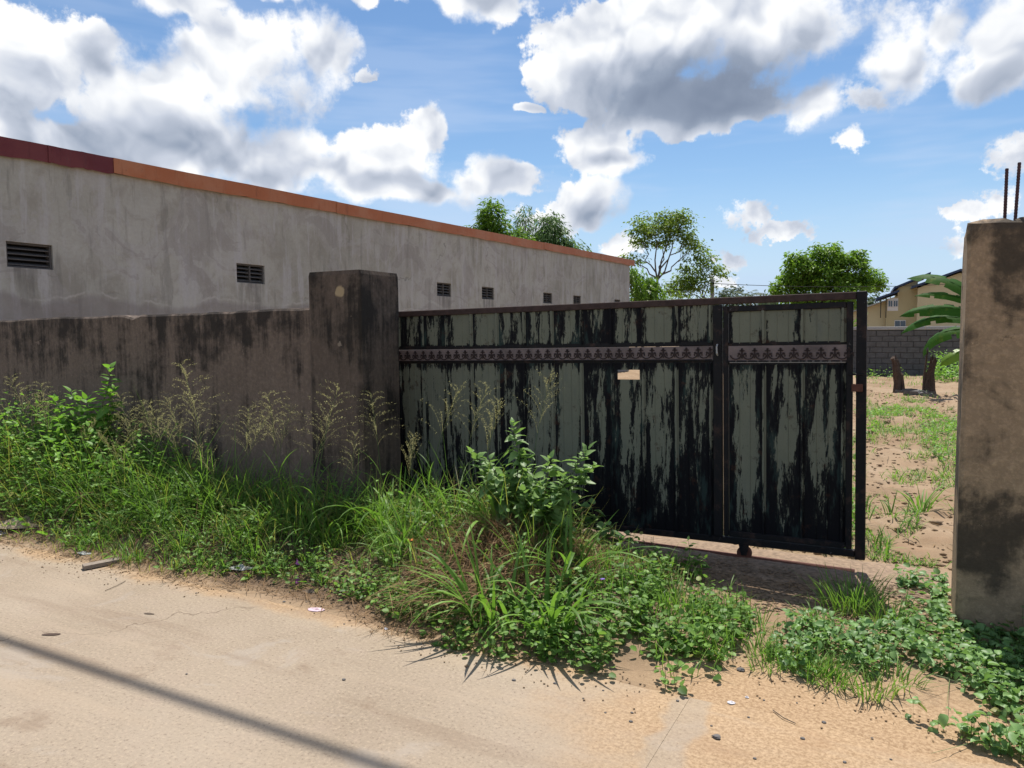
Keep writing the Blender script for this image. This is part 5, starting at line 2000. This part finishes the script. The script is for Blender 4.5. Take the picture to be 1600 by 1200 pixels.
def clump(x, y, n, size, label, seed, r=.07):
    rng = random.Random(seed)
    z = float(ground_z(x, y))
    t = empty('grass_clump', (x, y, z), label, 'grass', 'coarse grass clumps')
    for i in range(n):
        o = bpy.data.objects.new('blade', BL[rng.randrange(len(BL))])
        a = rng.uniform(0, 6.28)
        q = r * rng.random() ** .5
        o.matrix_basis = (Matrix.Translation((x + q * math.cos(a), y + q * math.sin(a), z - .01)) @ Matrix.Rotation(a + rng.gauss(0, .4), 4, 'Z')
                          @ Matrix.Rotation(rng.gauss(0, .15), 4, 'X') @ Matrix.Scale(size * rng.uniform(.65, 1.15), 4))
        link(o, t)


clump(-1.98, 3.42, 34, 1.05, 'coarse broad-bladed grass clump arching over the road edge below the leafy shrub', 1, .12)
clump(-1.66, 3.46, 32, 1.05, 'coarse grass clump with drooping blades in front of the straw heap', 2, .12)
clump(-1.78, 4.0, 18, 1.15, 'upright coarse grass clump behind the drooping one', 3, .08)
clump(-2.45, 4.35, 26, 1.15, 'coarse grass clump growing against the leafy shrub', 4, .12)
clump(-3.35, 4.35, 30, 1.15, 'lush grass clump at the foot of the gate beside the blackened pillar', 5, .15)
clump(-3.75, 4.05, 26, .95, 'grass clump in front of the corner of the blackened pillar', 6, .14)
clump(-4.75, 4.0, 26, 1.0, 'coarse grass clump under the seeding stalks beside the pillar', 7, .15)
clump(-5.25, 3.85, 24, .95, 'coarse grass clump in the middle of the wall verge', 8, .15)
clump(-6.6, 3.95, 22, 1.0, 'coarse grass clump among the bright broad-leaved weeds', 9, .14)
clump(-2.95, 4.05, 24, .95, 'coarse grass clump between the pillar and the leafy shrub', 10, .13)
clump(.06, 7.55, 26, .75, 'spiky grass clump in the sandy plot by the tan pillar', 11, .06)
clump(-.16, 6.9, 24, .45, 'short grass clump on the reddish soil behind the gate end', 12, .08)


# --- leafy shrub and sapling: each leaf its own piece
def toothed_leaf(seed, L, W, droop=.25, teeth=True):
    rng = random.Random(seed)
    n = 8
    V, Fs = [], []
    for i in range(n + 1):
        t_ = i / n
        w = W * .5 * (math.sin(math.pi * min(1, t_ ** .62)) ** .85) * (1 - .15 * t_) + .001
        if teeth and 0 < i < n:
            w *= 1.0 + (.07 if i % 2 else -.05)
        z = -droop * L * t_ ** 2
        V += [(L * t_, -w, z + w * .28 + rng.uniform(-.002, .002)), (L * t_, 0, z), (L * t_, w, z + w * .28 + rng.uniform(-.002, .002))]
    for i in range(n):
        k = i * 3
        Fs += [(k, k + 1, k + 4, k + 3), (k + 1, k + 2, k + 5, k + 4)]
    return np.array(V), np.array(Fs)


def leaf_meshes(m, sizes, aspect, droop, teeth=True):
    out = []
    for k, s in enumerate(sizes):
        V, Fs = toothed_leaf(k, s, s * aspect, droop + .12 * (k % 3), teeth)
        out.append(np_mesh('leaf', V, Fs, m, np.full(len(V), (k * .37) % 1.0), True))
    return out


SHL = leaf_meshes('leaf_s', (.105, .125, .09, .135, .075, .11), .62, .18)
SAL = leaf_meshes('leaf_b', (.13, .165, .11, .15), .60, .15, False)


def leafy(name, label, cat, base, branches, meshes, seed, per=11, stem_r=.006):
    rng = random.Random(seed)
    b = Vector(base)
    t = empty(name, base, label, cat)
    m = MB()
    for (tip, start) in branches:
        s = b + Vector((start[0], start[1], start[2]))
        e = Vector(tip)
        pts = limb_pts(s, e, rng, 7, .05, .02)
        m.tube(pts, [stem_r * (1 - .75 * i / 7) for i in range(8)], 5)
        L = (e - s).length
        n = max(4, int(per * L / .4))
        for i in range(n):
            u = .22 + .80 * (i + .5) / n
            k = min(6, int(u * 7))
            p = pts[k].lerp(pts[min(7, k + 1)], u * 7 - k)
            for sgn in (0, math.pi):
                a = i * 1.57 + sgn + rng.gauss(0, .35)
                sc_ = 1.15 - .6 * max(0, u - .55) / .45
                o = bpy.data.objects.new('leaf', rng.choice(meshes))
                o.matrix_basis = (Matrix.Translation(p + Vector((math.cos(a), math.sin(a), 0)) * .012) @ Matrix.Rotation(a, 4, 'Z')
                                  @ Matrix.Rotation(-rng.gauss(.05 + .75 * max(0, u - .75) / .25, .28), 4, 'Y') @ Matrix.Rotation(rng.gauss(0, .3), 4, 'X') @ Matrix.Scale(sc_ * rng.uniform(.75, 1.15), 4))
                link(o, t)
    m.obj('stem', 'stem', t, True)


leafy('leafy_shrub', 'leafy pale-green shrub with toothed leaves growing before the middle of the gate', 'shrub', (-2.22, 4.35, .12),
      [((-2.38, 4.4, 1.00), (0, 0, 0)), ((-2.30, 4.36, .82), (-.02, 0, .05)), ((-1.78, 4.25, .88), (0, 0, .1)), ((-1.90, 4.2, .70), (.02, 0, .1)), ((-2.05, 4.3, .80), (0, 0, .1)), ((-2.55, 4.3, .66), (0, 0, .05)),
       ((-1.95, 4.12, .55), (0, 0, .1)), ((-2.35, 4.15, .58), (0, 0, .1)), ((-1.74, 4.3, .78), (.1, 0, .25)), ((-2.15, 4.12, .62), (0, 0, .1)), ((-2.62, 4.28, .80), (-.05, 0, .1)), ((-2.45, 4.2, .78), (-.03, 0, .1)), ((-1.85, 4.15, .42), (.05, 0, .1)), ((-2.2, 4.25, .74), (0, 0, .1))], SHL, 4, 12)
leafy('leafy_sapling', 'bright leafy sapling standing tallest against the stained wall', 'sapling', (-6.75, 4.25, .12),
      [((-6.50, 4.3, 1.30), (0, 0, 0)), ((-6.95, 4.2, 1.08), (0, 0, .2)), ((-7.15, 4.15, 1.02), (-.02, 0, .2)), ((-6.72, 4.2, 1.02), (0, 0, .2)), ((-6.42, 4.28, 1.12), (.05, 0, .3)), ((-6.9, 4.05, .85), (0, 0, .1)), ((-7.35, 4.1, .9), (0, 0, .1))], SAL, 8, 8, .007)


# --- creeper spreading in front of the tan pillar
def build_creeper():
    rng = random.Random(21)
    rs_ = np.random.RandomState(21)
    t = empty('creeping_vine', (0.2, 4.0, 0), 'creeping vine with rounded leaves spreading over the sand in front of the tan pillar', 'vine')
    poly = np.array([(-.08, 5.3), (.2, 5.5), (.2, 4.6), (1.6, 4.5), (1.6, 3.1), (.75, 3.05), (.42, 3.2), (.2, 3.3), (-.02, 3.40), (-.25, 3.55), (-.50, 3.60), (-.64, 3.85), (-.60, 4.16), (-.36, 4.28), (-.12, 4.25), (-.05, 4.5)])

    def inside(x, y):
        c = np.zeros(len(x), bool)
        j = len(poly) - 1
        for i in range(len(poly)):
            xi, yi = poly[i]
            xj, yj = poly[j]
            c ^= ((yi > y) != (yj > y)) & (x < (xj - xi) * (y - yi) / (yj - yi + 1e-9) + xi)
            j = i
        return c
    n = 20000
    x, y = rs_.uniform(-.7, 1.6, n), rs_.uniform(2.95, 5.5, n)
    keep = inside(x, y)
    dens_ = fbm(x * 3.2, y * 3.2, 41)
    # bare sand patch inside the mat, dense under the pillar
    bare = np.exp(-(((x - .03) / .22) ** 2 + ((y - 3.62) / .13) ** 2))
    keep &= (dens_ > .40 + .5 * bare - .14 * (x > .2)) & ~((x > .19) & (x < .78) & (y > 4.55) & (y < 5.1))
    x, y = x[keep], y[keep]
    n = len(x)
    z = ground_z(x, y)
    hh = (.012 + .10 * rs_.uniform(0, 1, n) ** 1.6) * np.where((y > 4.1) & (x > .05) & (x < .5), .45, 1.0) * (1 + 1.3 * sstep(x, .3, .7))
    P_ = np.stack([x, y, z + hh], 1)
    a = rs_.uniform(0, 6.28, n)
    pit = rs_.normal(.05, .42, n)
    rol = rs_.normal(0, .42, n)
    sz = .014 + .034 * rs_.uniform(0, 1, n) ** 1.3
    # the ones that show largest: nearest to the viewer in front of the pillar
    dist = np.hypot(x, y) + np.where((x > .62) | (y > 4.6), 10, 0)
    big = np.argsort(dist + rs_.uniform(0, .35, n))[:300]
    rest = np.ones(n, bool)
    rest[big] = False
    V0, F0 = leaf_template(.82, .26, .22, 'round')
    meshes = [np_mesh('leaf', V0 + np.array([0, 0, 1]) * (rs_.uniform(-.09, .09, (len(V0), 1))), F0, 'leaf_c', np.full(len(V0), q), True) for q in (.1, .3, .5, .7, .95)]
    for i in big:
        o = bpy.data.objects.new('leaf', meshes[rng.randrange(5)])
        o.matrix_basis = Matrix.Translation(P_[i]) @ Matrix.Rotation(a[i], 4, 'Z') @ Matrix.Rotation(-pit[i], 4, 'Y') @ Matrix.Rotation(rol[i], 4, 'X') @ Matrix.Scale(sz[i] * 1.05, 4)
        link(o, t)
    V, Fq, R = scatter(rs_, (V0, F0), P_[rest], a[rest], pit[rest], rol[rest], sz[rest])
    o = np_obj('vine_leaves', V, Fq, 'leaf_c', R, t, True)
    o['kind'] = 'stuff'
    S = Soup()
    m = min(n, 3500)
    Q = P_[:m].copy()
    Q[:, 2] = z[:m]
    S.add(*blades(rs_, Q, a[:m], hh[:m] * 1.05, np.full(m, .003), np.zeros(m), np.zeros(m), 2, flat=True))
    k = 120
    Q = P_[rs_.randint(0, n, k)].copy()
    Q[:, 2] = ground_z(Q[:, 0], Q[:, 1]) + .012
    S.add(*blades(rs_, Q, rs_.uniform(0, 6.28, k), rs_.uniform(.2, .5, k), np.full(k, .004), np.full(k, 1.5), np.zeros(k), 4, flat=True))
    o = S.obj('vine_stems', 'stem', t)
    o['kind'] = 'stuff'


build_creeper()

# --- big rounded weed leaves by the straw heap near the gate foot
leafy('round_leaved_weed', 'dark rounded-leaf weed at the gate foot beside the straw', 'weed', (-1.93, 4.85, .03),
      [((-1.98, 4.8, .42), (0, 0, 0)), ((-1.80, 4.75, .30), (0, 0, 0)), ((-2.12, 4.72, .30), (0, 0, 0)), ((-1.70, 4.9, .22), (0, 0, 0))], leaf_meshes('leaf_c', (.10, .12, .08), .85, .1, False), 15, 7)
leafy('leafy_weed', 'small leafy weed in the gate shadow on the bare sill', 'weed', (-1.22, 4.62, .02),
      [((-1.24, 4.6, .30), (0, 0, 0)), ((-1.12, 4.55, .22), (0, 0, 0)), ((-1.36, 4.58, .20), (0, 0, 0)), ((-1.2, 4.7, .18), (0, 0, 0))], leaf_meshes('leaf', (.06, .07, .05), .5, .15, False), 16, 12, .003)

# --- growth in the plot behind the gate
S = Soup()
n = 17000
x, y = rs.uniform(-1.2, 1.0, n), 5.75 + 14.5 * rs.uniform(0, 1, n) ** 1.4
den = fbm(x * 1.7 + 3, y * .36, 64) * .66 + fbm(x * 5.0, y * 2.0, 63) * .34
keep = den > np.interp(y, [5.8, 7, 9, 12, 15, 20], [.45, .48, .42, .40, .45, .50])
x, y = x[keep], y[keep]
Q = np.stack([x, y, ground_z(x, y)], 1)
n = len(x)
S.add(*blades(rs, Q, rs.uniform(0, 6.28, n), rs.uniform(.05, .20, n), rs.uniform(.006, .012, n), rs.uniform(.2, .9, n), rs.uniform(.2, 1.3, n), 3))
n = 900
x, y = rs.uniform(-2.0, .15, n), 5.72 + np.abs(rs.normal(0, .13, n))
Q = np.stack([x, y, ground_z(x, y)], 1)
S.add(*blades(rs, Q, rs.uniform(0, 6.28, n), rs.uniform(.03, .09, n), rs.uniform(.005, .010, n), rs.uniform(.3, .9, n), rs.uniform(.2, 1.3, n), 3))
n = 1500
x, y = rs.uniform(-3.0, 2.2, n), rs.uniform(19, 30.2, n)
keep = fbm(x * 1.1, y * .7, 62) > .54
x, y = x[keep], y[keep]
Q = np.stack([x, y, ground_z(x, y)], 1)
n = len(x)
S.add(*blades(rs, Q, rs.uniform(0, 6.28, n), rs.uniform(.08, .22, n), rs.uniform(.012, .02, n), rs.uniform(.2, .8, n), rs.uniform(.2, 1.2, n), 3))
tag(S.obj('plot_grass', 'grass'), 'thin patchy grass on the sandy plot behind the gate', 'grass', kind='stuff')
SL2, SS2 = Soup(), Soup()
n = 1500
x, y = rs.uniform(-1.2, 1.0, n), 6.0 + 11 * rs.uniform(0, 1, n) ** 1.2
keep = fbm(x * 1.7 + 3, y * .36, 64) > .47
x, y = x[keep], y[keep]
Q = np.stack([x, y, ground_z(x, y)], 1)
weeds(rs, Q, rs.uniform(.05, .16, len(x)), .055, T_RD3, .03, SL2, SS2, .6)
n = 160
x, y = rs.uniform(.35, 1.3, n), rs.uniform(26.5, 30.0, n)
Q = np.stack([x, y, ground_z(x, y)], 1)
weeds(rs, Q, rs.uniform(.2, 1.0, n), .12, T_OV3, .10, SL2, SS2, .4)
n = 60
x, y = rs.uniform(-1.6, -.4, n), rs.uniform(28.5, 30.2, n)
Q = np.stack([x, y, ground_z(x, y)], 1)
weeds(rs, Q, rs.uniform(.1, .4, n), .10, T_OV3, .10, SL2, SS2, .4)
tag(SL2.obj('plot_weeds', 'leaf_b'), 'bright low weeds in patches over the sandy plot', 'weeds', kind='stuff')
# clods and twigs
n = 2600
x, y = rs.uniform(-1.6, 1.4, n), 5.7 + 16 * rs.uniform(0, 1, n) ** 1.3
s = rs.uniform(.006, .022, n) * np.where(rs.uniform(0, 1, n) > .96, 2.2, 1.0)
V = oc[None] * s[:, None, None] * rs.uniform(.6, 1.5, (n, 6, 1)) * np.array([1.2, 1, .7]) + np.stack([x, y, ground_z(x, y) + .004], 1)[:, None]
Fq = (of[None] + (np.arange(n) * 6)[:, None, None]).reshape(-1, 3)
tag(np_obj('soil_clods', V.reshape(-1, 3), Fq, 'soil'), 'clods of dry earth scattered over the sandy plot', 'clods', kind='stuff')
n = 3200
x, y = rs.uniform(-2.2, .1, n), rs.uniform(4.3, 5.28, n)
s = rs.uniform(.003, .011, n)
V = oc[None] * s[:, None, None] * rs.uniform(.5, 1.6, (n, 6, 1)) * np.array([1.6, 1, .4]) + np.stack([x, y, np.where(y > 4.97, .024, ground_z(x, y) + .004)], 1)[:, None]
Fq = (of[None] + (np.arange(n) * 6)[:, None, None]).reshape(-1, 3)
tag(np_obj('stone_chips', V.reshape(-1, 3), Fq, 'threshold'), 'stone chips and crumbs in the shade before the gate', 'chips', kind='stuff')
S = Soup()
n = 260
x, y = rs.uniform(-1.2, 1.2, n), 6 + 18 * rs.uniform(0, 1, n)
Q = np.stack([x, y, ground_z(x, y) + .012], 1)
S.add(*blades(rs, Q, rs.uniform(0, 6.28, n), rs.uniform(.08, .4, n), rs.uniform(.004, .012, n), np.full(n, 1.5), rs.uniform(-.3, .3, n), 3))
n = 220
x, y = rs.uniform(-2.2, .1, n), rs.uniform(4.3, 5.2, n)
Q = np.stack([x, y, ground_z(x, y) + .012], 1)
S.add(*blades(rs, Q, rs.uniform(0, 6.28, n), rs.uniform(.03, .16, n), rs.uniform(.002, .005, n), np.full(n, 1.5), rs.uniform(-.5, .3, n), 3))
tag(S.obj('dry_twigs', 'straw'), 'dry twigs and stalks lying on the bare soil', 'twigs', kind='stuff')


# =====================================================================
#  litter and small things
# =====================================================================
def crumpled(name, m, label, cat, x, y, rx, ry, h, seed, rot=0.0, z=None, group=None):
    rng = random.Random(seed)
    n, rings = 11, 3
    z0 = (max(0.0, float(ground_z(x, y))) if z is None else z) + .003
    V = [(x, y, z0 + h * rng.uniform(.4, 1))]
    for j in range(1, rings + 1):
        for i in range(n):
            a = 2 * math.pi * i / n
            r = j / rings * rng.uniform(.82, 1.12)
            px, py = rx * r * math.cos(a), ry * r * math.sin(a)
            c, s = math.cos(rot), math.sin(rot)
            V.append((x + px * c - py * s, y + px * s + py * c, z0 + (h * rng.uniform(0, 1) * (1.1 - j / rings))))
    Fs = [(0, 1 + i, 1 + (i + 1) % n) for i in range(n)]
    for j in range(rings - 1):
        for i in range(n):
            a, b = 1 + j * n + i, 1 + j * n + (i + 1) % n
            Fs.append((a, a + n, b + n, b))
    k = len(V)
    V += [(q[0], q[1], q[2] - .0018) for q in V]
    Fs += [tuple(i + k for i in f[::-1]) for f in Fs]
    o = MB().add(V, Fs).obj(name, m)
    return tag(o, label, cat, group)


crumpled('paper_scrap', 'pinkpaper', 'crumpled pinkish white wrapper lying on the sandy road edge', 'litter', -3.04, 3.21, .055, .030, .012, 1, .3)
crumpled('plastic_wrapper', 'purple', 'purple wrapper standing at the foot of the grass by the road edge', 'litter', -3.46, 3.50, .012, .030, .05, 2, .2)
crumpled('plastic_wrapper', 'purple', 'small purple scrap caught in the grass above the other purple wrapper', 'litter', -3.52, 3.56, .010, .02, .05, 3, 1.2, z=.10)
crumpled('paper_scrap', 'paper', 'small torn white paper on the sand near the driveway joint', 'litter', -.67, 3.21, .020, .014, .010, 4, .3)
crumpled('paper_scrap', 'paper', 'tiny white paper chip just behind the torn paper', 'litter', -.62, 3.29, .009, .008, .008, 5, .9)
crumpled('plastic_bag', 'plastic', 'crumpled grey plastic bag on top of the straw heap', 'litter', -2.48, 4.42, .07, .05, .10, 6, .3, z=.30)
crumpled('plastic_sheet', 'plastic', 'half buried pale plastic scrap under the weeds by the road edge', 'litter', -3.98, 3.50, .09, .05, .05, 7, .3)
crumpled('cardboard', 'card', 'torn brown cardboard pushed under the weeds at the uphill road edge', 'litter', -6.42, 3.42, .26, .13, .10, 8, .5)
crumpled('paper_sheet', 'paper', 'flat white sheet lying beside the torn cardboard', 'litter', -6.60, 3.27, .24, .07, .03, 9, .1)
crumpled('paper_scrap', 'plastic', 'greyish scrap trampled into the dirt between the cardboard and the plank', 'litter', -5.32, 3.26, .07, .035, .015, 10, .1)
crumpled('paper_scrap', 'paper', 'tiny white scrap in the dirt below the coarse grass clump', 'litter', -2.50, 3.17, .012, .010, .012, 11, .1)
crumpled('fallen_leaf', 'bark', 'dark brown leaf crumpled at the road edge near the purple wrapper', 'leaf', -3.28, 3.42, .06, .03, .03, 12, .4)
crumpled('fallen_leaf', 'bark_dark', 'dark flat leaf lying in the shadow line on the road', 'leaf', -4.05, 2.28, .055, .016, .004, 13, .5)
crumpled('fallen_leaf', 'bark', 'small grey-brown leaf on the open road above the shadow line', 'leaf', -3.85, 2.72, .035, .012, .004, 14, .2)
# plank by the road edge
pl = empty('wooden_plank', (-4.95, 3.2, 0), 'grey weathered plank lying on the road edge beside a yellow leaf', 'plank')
c_, s_ = math.cos(1.25), math.sin(1.25)
V = []
for (u, v_) in ((-.19, -.035), (.20, -.030), (.205, .032), (-.185, .036)):
    V.append((-4.93 + u * c_ - v_ * s_, 3.22 + u * s_ + v_ * c_, .006))
MB().prism(V, (0, 0, .026)).obj('board', 'plank', pl)
V = []
for (u, v_) in ((.16, -.11), (.36, -.10), (.35, -.06), (.17, -.065)):
    V.append((-4.93 + u * c_ - v_ * s_, 3.22 + u * s_ + v_ * c_, .008))
tag(MB().prism(V, (0, 0, .012)).obj('wood_chip', 'plank'), 'short pale wood chip beside the grey plank', 'wood')
crumpled('yellow_leaf', 'flower_y', 'bright yellow leaf standing on edge behind the grey plank', 'leaf', -4.87, 3.36, .012, .030, .05, 15, .9)


def flower(x, y, z, m, label, seed, r=.018):
    rng = random.Random(seed)
    t = empty('flower', (x, y, z), label, 'flower')
    for k in range(5):
        a = k * 1.257 + rng.uniform(-.2, .2)
        V, Fs = leaf_template(.8, .1, .15, 'round')
        me = np_mesh('petal', V, Fs, m, None, True)
        o = bpy.data.objects.new('petal', me)
        o.matrix_basis = Matrix.Translation((x, y, z)) @ Matrix.Rotation(a, 4, 'Z') @ Matrix.Rotation(-.5, 4, 'Y') @ Matrix.Scale(r, 4)
        link(o, t)
    MB().tube([(x, y, float(ground_z(x, y))), (x, y, z)], .0015, 5).obj('flower_stalk', 'stem', t)


flower(-2.92, 3.98, .23, 'flower_o', 'orange blossom at the straw heap edge, uphill one of three', 1, .028)
flower(-2.80, 4.02, .24, 'flower_o', 'orange blossom in the middle of three by the straw heap', 2, .026)
flower(-2.66, 4.05, .22, 'flower_o', 'orange blossom nearest the leafy shrub among three', 3, .024)
flower(-1.52, 3.86, .22, 'flower_v', 'tiny violet blossom in the weeds beyond the drooping grass clump', 4, .016)

# pebbles
rng = random.Random(31)


def pebble(x, y, s, label, group=None, seed=0):
    n, rr = 8, []
    r2 = random.Random(seed)
    V = []
    for j, (q, zf) in enumerate(((.75, 0.0), (1.0, .35), (.72, .8))):
        for i in range(n):
            a = 2 * math.pi * i / n
            k = q * s * r2.uniform(.8, 1.15)
            V.append((x + k * math.cos(a) * 1.25, y + k * math.sin(a), max(0, float(ground_z(x, y))) + zf * s * .75 + .001))
    V.append((x, y, max(0, float(ground_z(x, y))) + s * .75))
    Fs = [tuple(range(n))[::-1]]
    for j in range(2):
        for i in range(n):
            Fs.append((j * n + i, j * n + (i + 1) % n, (j + 1) * n + (i + 1) % n, (j + 1) * n + i))
    for i in range(n):
        Fs.append((2 * n + i, 2 * n + (i + 1) % n, 3 * n))
    tag(MB().add(V, Fs).obj('pebble', 'stone'), label, 'stone', group)


pebble(-.66, 2.90, .016, 'largest grey pebble on the sand in front of the gateway', seed=1)
pebble(-.70, 3.55, .017, 'pale grey pebble where the weeds end at the driveway', seed=2)
for k, (x, y) in enumerate([(-1.25, 2.95), (-1.12, 2.88), (-1.02, 2.93), (-1.0, 2.86), (-.55, 3.30), (-.70, 2.98), (-.58, 3.12), (-.30, 3.22), (-.12, 3.18), (-.36, 3.05), (-1.42, 3.02), (-1.2, 3.06), (-.88, 3.12), (-.2, 2.95), (-.5, 2.82), (-1.6, 2.96), (-.05, 3.05), (-.42, 3.34), (-3.3, 3.22), (-3.18, 3.28), (-2.75, 3.12), (-4.6, 3.02), (-3.9, 3.08), (-2.3, 2.6), (-3.0, 2.3)]):
    pebble(x, y, rng.uniform(.004, .009), 'small dark pebble lying on the sandy concrete', 'small pebbles on the road', 50 + k)
# twig on the driveway
tag(MB().tube([(-.50, 3.22, .006), (-.45, 3.17, .008), (-.40, 3.15, .006)], .0022, 5).obj('twig', 'bark'), 'short curved dark twig on the sand of the driveway', 'twig')
tag(MB().tube([(-4.50, 3.02, .005), (-4.46, 2.93, .006), (-4.44, 2.84, .005)], .002, 5).obj('twig', 'bark'), 'thin brown twig on the open road before the plank', 'twig')
